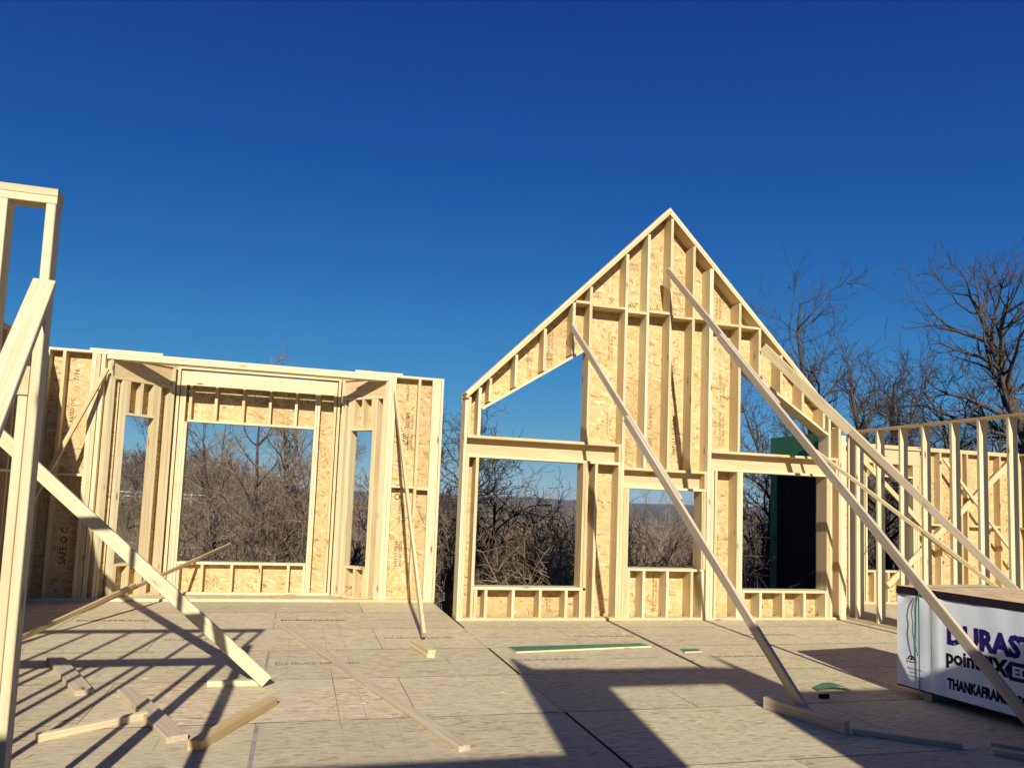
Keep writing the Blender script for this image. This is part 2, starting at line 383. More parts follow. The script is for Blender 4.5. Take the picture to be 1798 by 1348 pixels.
link('joint_stain', joint_strips(), M['joint'], floor)
# snapped chalk lines along the joists
cl = []
def strip_mesh(segs, w):
    vs, fs = [], []
    for (x0, y0, x1, y1) in segs:
        d = Vector((x1-x0, y1-y0)); nn = Vector((-d.y, d.x)).normalized()*w/2; b = len(vs)
        vs += [(x0-nn.x, y0-nn.y, 0.0009), (x1-nn.x, y1-nn.y, 0.0009), (x1+nn.x, y1+nn.y, 0.0009), (x0+nn.x, y0+nn.y, 0.0009)]; fs.append((b, b+1, b+2, b+3))
    me = bpy.data.meshes.new('strips'); me.from_pydata(vs, [], fs); return me
xs = -3.45
while xs < 8.4:
    ye = 9.7 if xs > 2.1 else 11.2
    y = ye - rng.random()*1.5
    while y > 3.4:
        L = 0.5+rng.random()*2.4
        if rng.random() < 0.38: cl.append((xs+rng.uniform(-.006, .006), y, xs+rng.uniform(-.006, .006), max(y-L, 3.3)))
        y -= L+rng.random()*0.8
    xs += 0.2032 if rng.random() < 0.45 else 0.4064
cl += [(0.40, 10.45, 0.41, 6.94), (0.605, 10.45, 0.615, 4.84), (0.41, 6.9, 0.415, 4.4), (1.625, 7.6, 1.655, 6.1), (1.86, 7.5, 1.86, 6.1)]
o = link('chalk_lines', strip_mesh(cl, 0.005), M['chalk'], floor); o['kind'] = 'stuff'
o = link('crayon_line', strip_mesh([(-0.19, 5.55, -0.19, 4.2), (-0.2, 7.9, -0.2, 6.9)], 0.03), M['chalk_purple'], floor)

# ------------------------------------------------------------------ GABLE WALL
GY = 9.77
gw = Wall('gable_wall', (0, GY, 0), (1, 0, 0), (0, 1, 0), 'tall peaked gable wall framed around window openings, sheathed outside')
AX, AZ_ = 5.402, 6.376
def rk(x, off=0.0): return AZ_ - abs(x-AX) - off
RU = 0.108                        # rake plates, measured vertically
G0, G1 = 2.233, 8.672
gw.mem('bottom_plate', G0, G1, 0.0, ST)
# two rake plates on each side
for (sx, e0) in ((-1, G0), (1, 8.582)):
    for i in range(2):
        drop = i*ST*math.sqrt(2)
        top = AX + sx*(0.0 if sx < 0 else 0.0) 
        zt, ze = AZ_-drop, rk(e0)-drop
        gw.rake('rake_plate', AX, zt, e0 - sx*0.0, ze, ST-0.001, 0.0+i*0.0005+(0.0013 if sx > 0 else 0), 0.235-(.001 if sx > 0 else 0), 'pale' if i == 0 else 'lumber')
def gstud(u0, z0, z1=None, w=ST+0.006, d0=0.0, d1=0.235, m=None, name='stud'):
    if z1 is None: z1 = min(rk(u0), rk(u0+w)) - RU
    if m is None: m = rng.choice(['lumber', 'lumber', 'pale'])
    return gw.mem(name, u0, u0+w, z0, z1, d0, d1, m)
HB, HT = 2.288, 2.602             # side headers
# corner at the left
gstud(G0, ST); gstud(G0+0.046, ST, HB); gstud(G0+0.046, HT)
gstud(2.424, ST, HB-0.0); gstud(2.424, HT)                          # left jambs
CHL = lambda x: 2.965+(x-2.478)*0.640       # underside of the left sloped window head
CHR = lambda x: 2.949+(8.335-x)*0.628
def chord(u0, u1, f, m):
    th = ST; k_ = math.sqrt(1+0.64**2)*th
    gw.rake('sloped_head', u0, f(u0)+k_, u1, f(u1)+k_, th, 0, 0.235, m)
    return k_
kc = chord(2.470, 4.092, CHL, 'pale'); chord(8.338, 6.70, CHR, 'pale')
for x in (2.571, 2.950, 3.379, 3.822): gstud(x, max(CHL(x), CHL(x+.044))+kc+.002)
for x in (7.013, 7.416, 7.823, 8.225): gstud(x, max(CHR(x), CHR(x+.044))+kc+.002)
gstud(4.092, HT); gstud(6.648, HT)                                   # beside the upper openings
# left header, right header, middle header: flat plates above and below, solid boards set back between
def header(u0, u1, zb, zt):
    gw.mem('header_plate', u0, u1, zt-ST, zt, 0, 0.235, 'lumber'); gw.mem('header_plate', u0, u1, zb, zb+ST, 0, 0.235, 'pale')
    gw.mem('header_board', u0+.002, u1-.002, zb+ST, zt-ST, 0.150, 0.186, 'header')
    gw.mem('header_board', u0+.002, u1-.002, zb+ST, zt-ST, 0.190, 0.228, 'header')
    gw.mem('header_block', u1-.045, u1-.002, zb+ST, zt-ST, 0.0, 0.149, 'yellow')
header(2.281, 4.668, HB, HT); header(4.722, 6.118, 1.950, 2.262); header(6.192, 8.52, HB-0.005, HT-0.004)
# lower left opening
SL = 0.430
gw.mem('sill', 2.470, 4.145, SL, SL+ST, 0, 0.235, 'pale')
for x in (2.476, 2.625, 3.030, 3.437, 3.832, 4.057): gstud(x, ST, SL)
gstud(4.104, ST, HB, m='yellow'); gstud(4.060, SL+ST, HB, w=0.04, m='yellow'); gstud(4.251, ST, HB); gstud(4.626, ST, HB)
gstud(4.672, ST, m='lumber', w=0.048)                                # full height post
gstud(4.724, ST, 1.948, w=.042); gstud(4.768, ST, 1.948, w=.042)
# middle opening
gw.mem('sill', 4.812, 6.090, 0.727, 0.765, 0, 0.235, 'pale')
for x in (4.812, 5.060, 5.452, 5.863, 6.046): gstud(x, ST, 0.725, w=.044)
gstud(6.034, 0.767, 1.948, w=.022, m='yellow'); gstud(6.062, 0.767, 1.948, w=.05, m='yellow')
gstud(6.122, ST, w=0.066, m='pale')
gstud(6.192, ST, HB-.006, w=.05, m='pale'); gstud(6.258, ST, HB-.006, w=.045)
for x in (5.033, 5.425, 5.819): gstud(x, 2.264)
# row of blocking across the middle bays, stepped up and down
for a, b, z in ((3.870, 4.090, 4.690), (4.140, 4.670, 4.665), (4.722, 5.031, 4.625), (5.080, 5.423, 4.665), (5.472, 5.817, 4.622), (5.866, 6.120, 4.640), (6.190, 6.646, 4.590), (6.694, 7.011, 4.585)):
    gw.mem('blocking', a, b, z, z+ST, 0.0, 0.235, 'lumber')
# right opening
gstud(6.652, ST, HB-.006, w=.05); gstud(6.704, ST, HB-.006, w=.048, m='pale')
gw.mem('sill', 6.754, 8.315, 0.418, 0.456, 0, 0.235, 'pale')
for x in (6.755, 7.066, 7.478, 7.868, 8.272): gstud(x, ST, 0.417)
gstud(8.300, 0.457, HB-.006, w=.02, m='yellow'); gstud(8.318, 0.0+ST, HB-.006, w=.042, m='yellow'); gstud(8.362, ST, HB-.006, w=.045)
gstud(8.335, HT)
gstud(8.530, ST, rk(8.572)-RU, w=.046)
gw.mem('stud', 8.577, 8.670, ST, 2.975, 0, 0.038, 'pale'); gw.mem('stud', 8.632, 8.670, ST, 2.975, 0.039, 0.235, 'lumber')
# OSB sheathing, whole and cut sheets, green weather face outside
D0, D1 = 0.236, 0.248
gp = lambda pts: gw.poly('sheathing_panel', pts, D0, D1, 'osb', 'green')
e = 0.0015
gp([(G0, 0), (2.462, 0), (2.462, rk(2.462)), (G0, rk(G0))])
gp([(2.464, 0), (4.10, 0), (4.10, SL+.03), (2.464, SL+.03)])
gp([(2.464, HB), (4.10, HB), (4.10, HT), (2.464, HT)])
gp([(2.464, CHL(2.464)+.005), (3.40, CHL(3.40)+.005), (3.40, rk(3.40)), (2.464, rk(2.464))])
gp([(3.402, CHL(3.402)+.005), (4.10, CHL(4.10)+.005), (4.10, rk(4.10)), (3.402, rk(3.402))])
gp([(4.102, 0), (4.745, 0), (4.745, 2.44), (4.102, 2.44)])
gp([(4.102, 2.442), (4.745, 2.442), (4.745, 4.88), (4.102, 4.88)])
gp([(4.102, 4.882), (4.745, 4.882), (4.745, rk(4.745)), (4.102, rk(4.102))])
gp([(4.747, 0), (6.098, 0), (6.098, 0.75), (4.747, 0.75)])
for a, b in ((4.747, 5.444), (5.446, 6.140)):
    b2 = min(b, 6.098) if False else b
    gp([(a, 1.955), (b, 1.955), (b, 3.66), (a, 3.66)]); gp([(a, 3.662), (b, 3.662), (b, 5.415), (a, 5.415)])
gp([(4.747, 5.417), (AX, 5.417), (AX, AZ_), (4.747, rk(4.747))]); gp([(AX+.002, 5.417), (6.140, 5.417), (6.140, rk(6.14)), (AX+.002, AZ_)])
gp([(6.142, 0), (6.735, 0), (6.735, 2.44), (6.142, 2.44)])
gp([(6.142, 2.442), (6.690, 2.442), (6.690, 4.88), (6.142, 4.88)])
gp([(6.142, 4.882), (6.690, 4.882), (6.690, rk(6.69)), (6.142, rk(6.142))])
gp([(6.737, 0), (8.30, 0), (8.30, 0.445), (6.737, 0.445)])
gp([(6.692, HB), (8.34, HB), (8.34, HT), (6.692, HT)]) if False else gp([(6.737, HB), (8.34, HB), (8.34, HT), (6.737, HT)])
gp([(6.692, CHR(6.692)+.005), (7.43, CHR(7.43)+.005), (7.43, rk(7.43)), (6.692, rk(6.692))])
gp([(7.432, CHR(7.432)+.005), (8.30, CHR(8.30)+.005), (8.30, rk(8.30)), (7.432, rk(7.432))])
gp([(8.302, 0), (8.67, 0), (8.67, HB-.002), (8.302, HB-.002)])
gp([(8.342, HB), (8.67, HB), (8.67, rk(8.67)), (8.342, rk(8.342))])
# printed lettering on the sheathing, running up the sheets
def mark(wall, body, size, u, z, up=True, m='brown_print', d=None, shear=0.0, flip=False, sx=1.0):
    ex = Vector((0, 0, 1)) if up else wall.u.copy(); 
    if flip: ex = -ex
    # lettering faces the room: normal = -d ; ey = n x ex
    nrm = -wall.d; ey = nrm.cross(ex)
    return text_on('printed_lettering', body, size, wall.P(u, d if d is not None else (.236 if wall is gw else .141), z), ex, ey, m, wall.root, shear=shear, sx=sx)
fine = ['RATED SHEATHING 24/16\nEXPOSURE 1  7/16 INCH', 'SIZED FOR SPACING\nTHIS SIDE DOWN', 'STRUCTURAL 1\nPANEL GRADE', 'NAIL 6 IN EDGES\n12 IN FIELD']
for (u, z, i, s) in ((3.56, 3.70, 0, .05), (3.24, 3.50, 1, .045), (2.40, 2.75, 2, .05), (4.545, 3.9, 1, .05), (4.545, 2.75, 3, .05), (5.20, 2.35, 0, .085), (5.60, 2.5, 2, .10), (5.60, 3.4, 0, .06), (6.50, 2.7, 1, .06),
                     (6.50, 3.4, 3, .06), (6.42, 4.75, 2, .06), (7.16, 3.86, 2, .055), (3.66, .08, 2, .04), (5.38, .10, 0, .045), (5.38, .32, 3, .045), (6.42, .9, 1, .05), (7.60, .08, 3, .035)):
    mark(gw, fine[i], s, u, z)
mark(gw, 'ZIP', .11, 5.0, 4.86, up=False, flip=True, shear=.3, m='black'); mark(gw, 'REF', .06, 4.60, 4.90, up=False, flip=True)
mark(gw, 'SYSTEM\nPANEL', .07, 4.99, 5.42, up=False, flip=True); mark(gw, 'SYSTEM', .07, 5.38, 4.82, up=False, flip=True); mark(gw, 'PANEL\n7/16', .08, 5.58, 5.06, up=False); mark(gw, 'PANEL\n24/16', .07, 5.60, 4.80, up=False)
mark(gw, 'RATED\nPANEL', .06, 4.20, 4.93, up=False); mark(gw, '86', .16, 7.14, .14, up=False, m='black')

# ------------------------------------------------------------------ LEFT WALL (12 ft) with a bay
LY = 11.43; LH = 3.65; TL = 0.09
lw = Wall('framed_wall', (0, LY, 0), (1, 0, 0), (0, 1, 0), 'twelve foot stud wall with straight top plate running past the bay window')
lw.mem('top_plate', -2.60, 2.236, LH-ST, LH, 0, .14, 'pale'); lw.mem('top_plate', -2.86, 1.325, LH-.104, LH-ST-.0008, .001, .20, 'pale'); lw.mem('top_plate', -3.66, -2.602, LH-ST, LH, 0, .14, 'pale')
lw.mem('top_plate', -3.10, -2.10, LH+.001, LH+ST, .004, .14, 'pale'); lw.mem('top_plate', 0.78, 1.55, LH+.001, LH+ST, .03, .14, 'pale')
lw.mem('bottom_plate', -3.66, 0.62, 0, ST, 0, .14, 'pale'); lw.mem('bottom_plate', 0.622, 2.236, 0, ST, 0, .14, 'lumber')
def ls(u0, w=ST+.006, z0=ST, z1=LH-ST, d0=0, d1=.14, m='lumber'): return lw.mem('stud', u0, u0+w, z0, z1, d0, d1, m)
ls(-3.45); ls(-3.66, .04)
ls(-3.06, .06, m='pale'); ls(-2.998, .055); ls(-2.932, .055, m='pale')
ls(1.327, .060, m='pale'); ls(1.390, .060, m='pale'); ls(1.813)
lw.mem('stud', 2.045, 2.190, ST, LH-ST, 0, ST, 'pale'); lw.mem('stud', 2.196, 2.236, ST, LH-ST, 0, .14, 'pale')
for a, b, z in ((1.452, 1.811, 1.82), (1.859, 2.043, 1.80), (-3.404, -3.062, 1.79)): lw.mem('blocking', a, b, z, z+ST, 0, .14, 'pale')
for a, b in ((-3.66, -2.90), (1.335, 1.835), (1.837, 2.236)):
    lw.rect('sheathing_panel', a, b, 0, 2.44, .141, .153, 'osb', 'green'); lw.rect('sheathing_panel', a, b, 2.442, LH, .141, .153, 'osb', 'green')
lw.rect('sheathing_panel', -2.93, -2.70, 0, LH, .155, .167, 'osb', 'green')
mark(lw, 'ZIP', .13, 1.70, 2.52, m='black', shear=.3); mark(lw, 'SYSTEM', .075, 1.70, 2.80, m='black', shear=.3); mark(lw, fine[0], .055, 1.72, 2.45, m='black'); mark(lw, '7/16 CAT', .07, 1.68, 3.25, m='black')
mark(lw, 'SAFETY FIRST\nAVOID SKIDS', .07, 1.62, .55, m='black'); mark(lw, fine[3], .06, 1.64, 1.25, m='black'); mark(lw, 'O O', .14, 1.62, 1.62, m='black')
mark(lw, 'PANEL RATED O C', .07, -3.28, 2.35, m='black'); mark(lw, 'SAFE O C', .13, -3.22, .5, m='black'); mark(lw, '7/16', .10, -3.25, 3.2, m='black')

# ------------------------------------------------------------------ BAY: three sides
bay = empty('bay_window', (-0.7, 12.15, 0), 'three sided bay window frame with one wide and two narrow openings', 'window frame')
class Side(Wall):
    def __init__(s, origin, udir, ddir): s.o = Vector(origin); s.u = Vector(udir).normalized(); s.d = Vector(ddir).normalized(); s.root = bay
LHB = 3.668; WH, WS = 2.742, 0.478
# centre
c = Side((0, 12.15, 0), (1, 0, 0), (0, 1, 0)); c0, c1 = -1.985, 0.605
for i in range(2): c.mem('top_plate', c0, c1, LHB-ST*(i+1)+.0005, LHB-ST*i, 0, .14, 'pale' if i == 0 else 'lumber')
c.mem('bottom_plate', c0, c1, 0, ST, 0, .14, 'pale')
c.mem('header_board', c0+.06, c1-.06, 3.335, LHB-2*ST-.03, 0, .038, 'pale'); c.mem('header_board', c0+.06, c1-.06, 3.335, LHB-2*ST-.03, .09, .128, 'lumber')
c.mem('header_plate', c0+.06, c1-.06, 3.335-ST, 3.333, 0.006, .14, 'lumber') if False else None
wl0, wl1 = -1.872, 0.232
for u in (c0, c0+.06): c.mem('stud', u, u+.044, ST, LHB-2*ST if u == c0 else 3.333, 0, .14, 'lumber')
for u in (c1-.044, c1-.104): c.mem('stud', u, u+.044, ST, LHB-2*ST if u > .55 else 3.333, 0, .14, 'lumber')
c.mem('stud', wl0-.005, wl0+.033, ST, 3.333, .0, .14, 'pale') if False else None
for u in (-1.87, 0.195): pass
# jamb studs beside the wide opening
for u in (-1.88, -1.836): c.mem('stud', u, u+.040, ST, 3.333 if u < -1.86 else WH, 0, .14, 'pale')
for u in (0.150, 0.195, 0.238): c.mem('stud', u, u+.040, ST, 3.333 if u > .17 else WS, 0, .14, 'pale')
c.mem('window_head', -1.792, 0.193, WH, WH+ST, 0, .14, 'pale'); c.mem('sill', -1.794, 0.190, WS, WS+ST, 0, .14, 'pale')
for u in (-1.790, -1.40, -0.975, -0.555, -0.135): c.mem('cripple_stud', u, u+.044, WH+ST, 3.333, 0, .14, 'lumber')
for u in (-1.790, -1.435, -0.985, -0.545, -0.105): c.mem('cripple_stud', u, u+.044, ST, WS, 0, .14, 'lumber')
for (a, b, z0, z1) in ((c0, -1.79, 0, LHB), (0.192, c1, 0, LHB), (-1.788, -.80, 0, WS+.02), (-.798, .19, 0, WS+.02), (-1.788, -.80, WH+.01, 3.50), (-.798, .19, WH+.01, 3.50)):
    c.rect('sheathing_panel', a, b, z0, z1, .141, .153, 'osb', 'green')
for a in (c0-.13, c1-.02): c.rect('sheathing_panel', a, a+.15, 0, LHB, .155, .167, 'osb', 'green')
for u, z in ((-1.32, .07), (-.48, .08), (-.22, 2.80), (-1.22, .1)): mark(c, 'RATED\n7/16', .05, u, z)
# angled sides: from the wall line back to the centre
def angled(p0, p1, left):
    a, b = Vector(p0), Vector(p1); L = (b-a).length; ud = (b-a)/L
    dd = Vector((-ud.y, ud.x, 0)); dd = dd if dd.y > 0 else -dd
    s = Side(a, ud, dd)
    for i in range(2): s.mem('top_plate', 0, L, LHB-ST*(i+1)+.0005, LHB-ST*i, 0, .14, 'lumber')
    s.mem('bottom_plate', 0, L, 0, ST, 0, .14, 'lumber')
    w0, w1 = 0.285, 0.74
    if not left: w0, w1 = L-0.74, L-0.285
    s.mem('header_board', .05, L-.05, 3.30, LHB-2*ST-.002, 0.03, .07, 'header'); s.mem('header_plate', .05, L-.05, 3.262, 3.299, 0, .14, 'lumber')
    for u in (0.0, 0.046, L-.044, L-.090): s.mem('stud', u, u+.042, ST, LHB-2*ST if u in (0.0, L-.044) else 3.26, 0, .14, rng.choice(['lumber', 'pale']))
    for u in (w0-.086, w0-.042, w1, w1+.044): s.mem('stud', u, u+.042, ST, 3.26, 0, .14, rng.choice(['lumber', 'pale']))
    s.mem('window_head', w0, w1, WH, WH+ST, 0, .14, 'pale'); s.mem('sill', w0, w1, WS, WS+ST, 0, .14, 'lumber')
    for u in (w0+.002, (w0+w1)/2-.02, w1-.044):
        s.mem('cripple_stud', u, u+.042, WH+ST, 3.26, 0, .14, 'lumber'); s.mem('cripple_stud', u, u+.042, ST, WS, 0, .14, 'lumber')
    for (x, y, z0, z1) in ((0.02, w0, 0, LHB), (w1, L, 0, LHB), (w0+.001, w1-.001, 0, WS+.02), (w0+.001, w1-.001, WH+.01, LHB)):
        s.rect('sheathing_panel', x, y, z0, z1, .141, .153, 'osb', 'green')
    return s
sl = angled((-2.80, 11.44, 0), (-2.01, 12.14, 0), True)
sr = angled((0.63, 12.14, 0), (1.315, 11.44, 0), False)
mark(sr, 'O 0 D SYS', .11, .86, 2.7, m='black'); mark(sl, 'SIZED', .09, .09, 1.4, m='black')

# ------------------------------------------------------------------ LEFT SIDE WALL (runs towards the camera)
sw = Wall('framed_wall', (-3.66, 11.43, 0), (0, -1, 0), (-1, 0, 0), 'shaded side wall at the far left with sunlit stud sides')
SWL = 7.2
for i in range(2): sw.mem('top_plate', 0, SWL, LH-ST*(i+1)+.0005, LH-ST*i, 0, .14, 'yellow')
sw.mem('bottom_plate', 0, SWL, 0, ST, 0, .14, 'lumber')
u = 0.2
while u < SWL: sw.mem('stud', u, u+ST, ST, LH-2*ST, 0, .14, rng.choice(['lumber', 'yellow'])); u += 0.4064
u = 0.0
while u < SWL-.1:
    b = min(u+1.217, SWL)
    sw.rect('sheathing_panel', u, b, 0, 2.44, .141, .153, 'osb', 'green'); sw.rect('sheathing_panel', u, b, 2.442, LH, .141, .153, 'osb', 'green'); u += 1.2192
u = 0.24
while u < SWL-.4: sw.mem('blocking', u, u+.364, 1.80, 1.80+ST, 0, .14, 'lumber'); u += 0.4064

# ------------------------------------------------------------------ NEAR LEFT WALL (open studs, ends beside the camera's left)
nw = Wall('stud_wall', (-1.188, 3.66, 0), (-1, 0, 0), (0, 1, 0), 'nearest open stud wall with doubled top plate at the left edge')
NH = 3.095
for i in range(2): nw.mem('top_plate', 0, 5.2, NH-ST*(i+1)+.0008, NH-ST*i, 0.0, .089, 'pale' if i else 'lumber', ch=.003)
nw.mem('bottom_plate', 0, 5.2, 0, ST, 0, .089)
nw.mem('stud', 0.004, 0.046, ST, NH-2*ST, 0.001, .088, 'pale', ch=.004)
nw.mem('stud', 0.048, 0.088, ST, 2.10, 0.0, .089, 'pale', ch=.003)
nw.mem('header_board', 0.048, 5.2, 2.105, 2.24, 0.0, .089, 'lumber')
for u in (0.205, 0.625, 1.05, 1.46, 1.87, 2.28, 2.69, 3.10, 3.51, 3.92, 4.33, 4.74, 5.15):
    nw.mem('stud', u, u+ST, 2.242, NH-2*ST, 0, .089, 'pale'); nw.mem('stud', u+.02, u+.02+ST, ST, 2.104, 0, .089, 'pale')
    if u > .3: nw.mem('stud', u+.16, u+.16+ST, ST, 2.104, 0, .089, 'pale')

# ------------------------------------------------------------------ WALLS BEHIND THE CAMERA (they throw the big floor shadows)
bw = Wall('sheathed_wall', (0, -0.80, 0), (1, 0, 0), (0, -1, 0), 'high sheathed wall with a tall door opening behind the viewer')
bp_ = lambda pts: bw.poly('sheathing_panel', pts, 0.141, .153, 'osb', 'green')
bp_([(-6, 0), (-2.6, 0), (-2.6, 3.163), (-6, 3.163)]); bp_([(-2.598, 0), (.943, 0), (.943, 3.163), (-2.598, 3.163)])
bp_([(.945, 0), (1.753, 0), (1.753, 4.47), (1.134, 4.48), (.945, 4.784)]); bp_([(1.755, 4.055), (2.988, 4.055), (2.988, 4.45), (1.755, 4.45)])
bp_([(2.99, 0), (3.374, 0), (3.374, 4.41), (2.99, 4.45)]); bp_([(3.376, 0), (3.622, 0), (3.622, 3.88), (3.376, 4.80)])
bp_([(3.624, 0), (6.0, 0), (6.0, 3.88), (3.624, 3.88)]); bp_([(6.002, 0), (8.4, 0), (8.4, 3.88), (6.002, 3.88)])
for u in [x*.4064-6 for x in range(36)]:
    if 1.70 < u < 2.99: continue
    z1 = 3.08 if u < .91 else 4.3 if u < 3.5 else 3.8
    bw.mem('stud', u, u+ST, ST, z1, 0, .14)
for a, b in ((-6, 1.75), (2.99, 8.4)): bw.mem('bottom_plate', a, b, 0, ST, 0, .14)

# ------------------------------------------------------------------ PARTITION and BACK ROOM on the right
pw = Wall('stud_wall', (8.78, 9.92, 0), (0, -1, 0), (1, 0, 0), 'open stud partition running forward from the right end of the gable')
PH = 3.065
pw.mem('top_plate', 0.15, 4.9, PH-ST, PH, 0, .14, 'yellow'); pw.mem('bottom_plate', 0, 4.9, 0, ST, 0, .14, 'lumber')
for y in (9.876, 9.70, 9.27, 8.83, 8.43, 7.955, 7.545, 7.135, 6.73, 6.32, 5.92, 5.51, 5.10):
    u = 9.92-y; pw.mem('stud', u, u+ST, ST, PH-ST, 0, .14, 'pale')
rw = Wall('framed_wall', (0, 11.45, 0), (1, 0, 0), (0, 1, 0), 'sheathed back wall of the far right room with one window opening')
RH = 3.07; r0, r1 = 8.80, 14.42
for i in range(2): rw.mem('top_plate', r0, r1, RH-ST*(i+1)+.0005, RH-ST*i, 0, .14, 'lumber')
rw.mem('bottom_plate', r0, r1, 0, ST, 0, .14, 'lumber')
W0, W1 = 10.66, 11.73
rw.mem('header_board', 10.50, 11.90, 2.70, RH-2*ST-.02, 0, .04, 'header'); rw.mem('header_board', 10.50, 11.90, 2.70, RH-2*ST-.02, .095, .135, 'header')
rw.mem('window_head', W0, W1, 2.44, 2.44+ST, 0, .14); rw.mem('sill', W0, W1, .60, .60+ST, 0, .14)
for u in (10.50, 10.545, 10.61, W1+.002, W1+.05, W1+.10): rw.mem('stud', u, u+.044, ST, 2.699, 0, .14, 'lumber')
for u in (10.80, 11.12, 11.44): rw.mem('cripple_stud', u, u+.04, 2.48, 2.699, 0, .14); rw.mem('cripple_stud', u, u+.04, ST, .60, 0, .14)
for u in (8.82, 9.22, 9.63, 10.03, 10.36, 12.39, 12.77, 12.91, 13.06, 13.48, 13.60, 13.90, 14.36): rw.mem('stud', u, u+.04, ST, RH-2*ST, 0, .14, rng.choice(['lumber', 'yellow']))
for a, b in ((12.10, 12.385), (12.432, 12.765), (13.102, 13.475), (13.642, 13.895), (9.262, 9.628)): rw.mem('blocking', a, b, 1.53, 1.57, 0, .14, 'lumber')
for a, b, z0, z1 in ((r0, 9.65, 0, RH), (9.652, W0, 0, RH), (W0+.002, W1-.002, 0, .62), (W0+.002, W1-.002, 2.45, RH), (W1, 12.93, 0, RH), (12.932, r1, 0, RH)):
    rw.rect('sheathing_panel', a, b, z0, z1, .141, .153, 'osb', 'green')
dw = Wall('framed_wall', (14.42, 11.6, 0), (0, -1, 0), (1, 0, 0), 'shaded wall closing the back room at the right edge')
dw.mem('top_plate', 0, 4.2, RH-ST, RH, 0, .14); dw.mem('bottom_plate', 0, 4.2, 0, ST, 0, .14)
for i in range(10): dw.mem('stud', .1+i*.4064, .1+i*.4064+ST, ST, RH-ST, 0, .14, 'lumber')
for a, b in ((0, 1.4), (1.402, 2.8), (2.802, 4.2)): dw.rect('sheathing_panel', a, b, 0, RH, .141, .153, 'osb', 'green')
u = .14
for i in range(9): dw.mem('blocking', u, u+.364, 1.52, 1.52+ST, 0, .14, 'lumber'); u += .4064

# ------------------------------------------------------------------ BRACES
def brace(label, pieces, base, group='temporary wall braces'):
    r = empty('diagonal_brace', base, label, 'brace', group)
    for (a, b, w, t, wd, m) in pieces: stick('board', a, b, w, t, m, r, wd, ch=.003)
    return r
def lerp(a, b, t): return tuple(x+(y-x)*t for x, y in zip(a, b))
UPV = (0, 0, 1)
T, F = (3.79, 9.72, 4.31), (4.245, 5.20, 0.06); dx = (-0.041, 0, 0)
brace('spliced brace from the left gable rake down to a floor block, left of the bundle', [
    (T, lerp(T, F, .60), .092, ST, UPV, 'weathered'), (tuple(a+b for a, b in zip(lerp(T, F, .36), dx)), tuple(a+b for a, b in zip(F, dx)), .092, ST, UPV, 'weathered')], (4.2, 5.2, 0))
T, F = (5.35, 9.72, 5.35), (5.70, 4.335, 0.04)
brace('longest brace from the gable peak stud, crossing in front of the wrapped bundle', [
    (T, lerp(T, F, .45), .092, ST, UPV, 'weathered'), (tuple(a+b for a, b in zip(lerp(T, F, .25), (-.041, 0, 0))), tuple(a+b for a, b in zip(F, (-.041, 0, 0))), .092, ST, UPV, 'weathered')], (5.7, 4.33, 0))
T, F = (7.06, 9.72, 4.29), (8.62, 6.05, 0.12)
brace('spliced brace from the right gable rake passing in front of the open partition', [
    (T, lerp(T, F, .50), .14, ST, UPV, 'lumber'), (tuple(a+b for a, b in zip(lerp(T, F, .34), (-.02, -.036, 0))), tuple(a+b for a, b in zip(F, (-.02, -.036, 0))), .092, ST, UPV, 'weathered')], (8.6, 6.05, 0))
T, F = (7.83, 9.70, 2.80), (8.72, 6.88, 0.62)
brace('thin low brace from the right gable header to the partition studs', [
    (T, lerp(T, F, .75), .05, ST, UPV, 'lumber'), (tuple(a+b for a, b in zip(lerp(T, F, .60), (-.02, -.03, .02))), F, .05, ST, UPV, 'lumber')], (8.7, 6.9, 0))
brace('slim brace standing on two stacked blocks, leaning on the wall right of the bay', [((1.425, 11.39, 3.36), (1.535, 8.40, .08), .089, ST, UPV, 'lumber')], (1.53, 8.4, 0))
brace('sunlit brace crossing low in front of the bay, foot on a white block', [((-3.60, 6.95, 3.05), (-0.165, 6.57, .05), .112, ST, UPV, 'pale')], (-.17, 6.57, 0))
brace('knotty brace nailed high on the nearest stud wall, leaning towards the viewer', [((-1.20, 3.635, 2.63), (-.66, .55, .02), .092, ST, (1, .15, 0), 'pale')], (-.64, .5, 0))
brace('thin diagonal brace across the far left end of the twelve foot wall', [((-2.83, 11.36, 3.38), (-4.22+.56, 10.85, 1.02), .06, ST, (1, 0, .45), 'yellow')], (-3.6, 10.9, 0))
P0, P1 = (-2.78, 8.42, .03), (-1.515, 12.15, .548); PT = tuple(a+(b-a)*1.32 for a, b in zip(P0, P1))
brace('two spliced sticks propped on the bay window sill behind the wide brace', [(lerp(P0, PT, .22), PT, .05, ST, UPV, 'yellow'), (tuple(a+b for a, b in zip(P0, (0, 0, .0))), tuple(a+b for a, b in zip(lerp(P0, PT, .42), (0.03, -.02, .045))), .05, ST, UPV, 'yellow')], (-2.7, 8.4, 0))
brace('pale flat cross brace nailed to the back wall of the far right room', [((14.30, 11.40, 3.02), (11.06, 11.40, .36), .11, ST, (0, 0, 1), 'lumber')], (11.1, 11.4, 0))
brace('thin brace sloping from the window header to the floor in the back room', [((12.39, 11.36, 2.86), (14.2, 11.30, .86), .06, .038, UPV, 'lumber')], (14, 11.3, 0))
brace('thin brace crossing the back room window opening', [((10.36, 11.38, 2.84), (12.55, 11.34, .92), .09, .038, UPV, 'lumber')], (12.4, 11.3, 0))

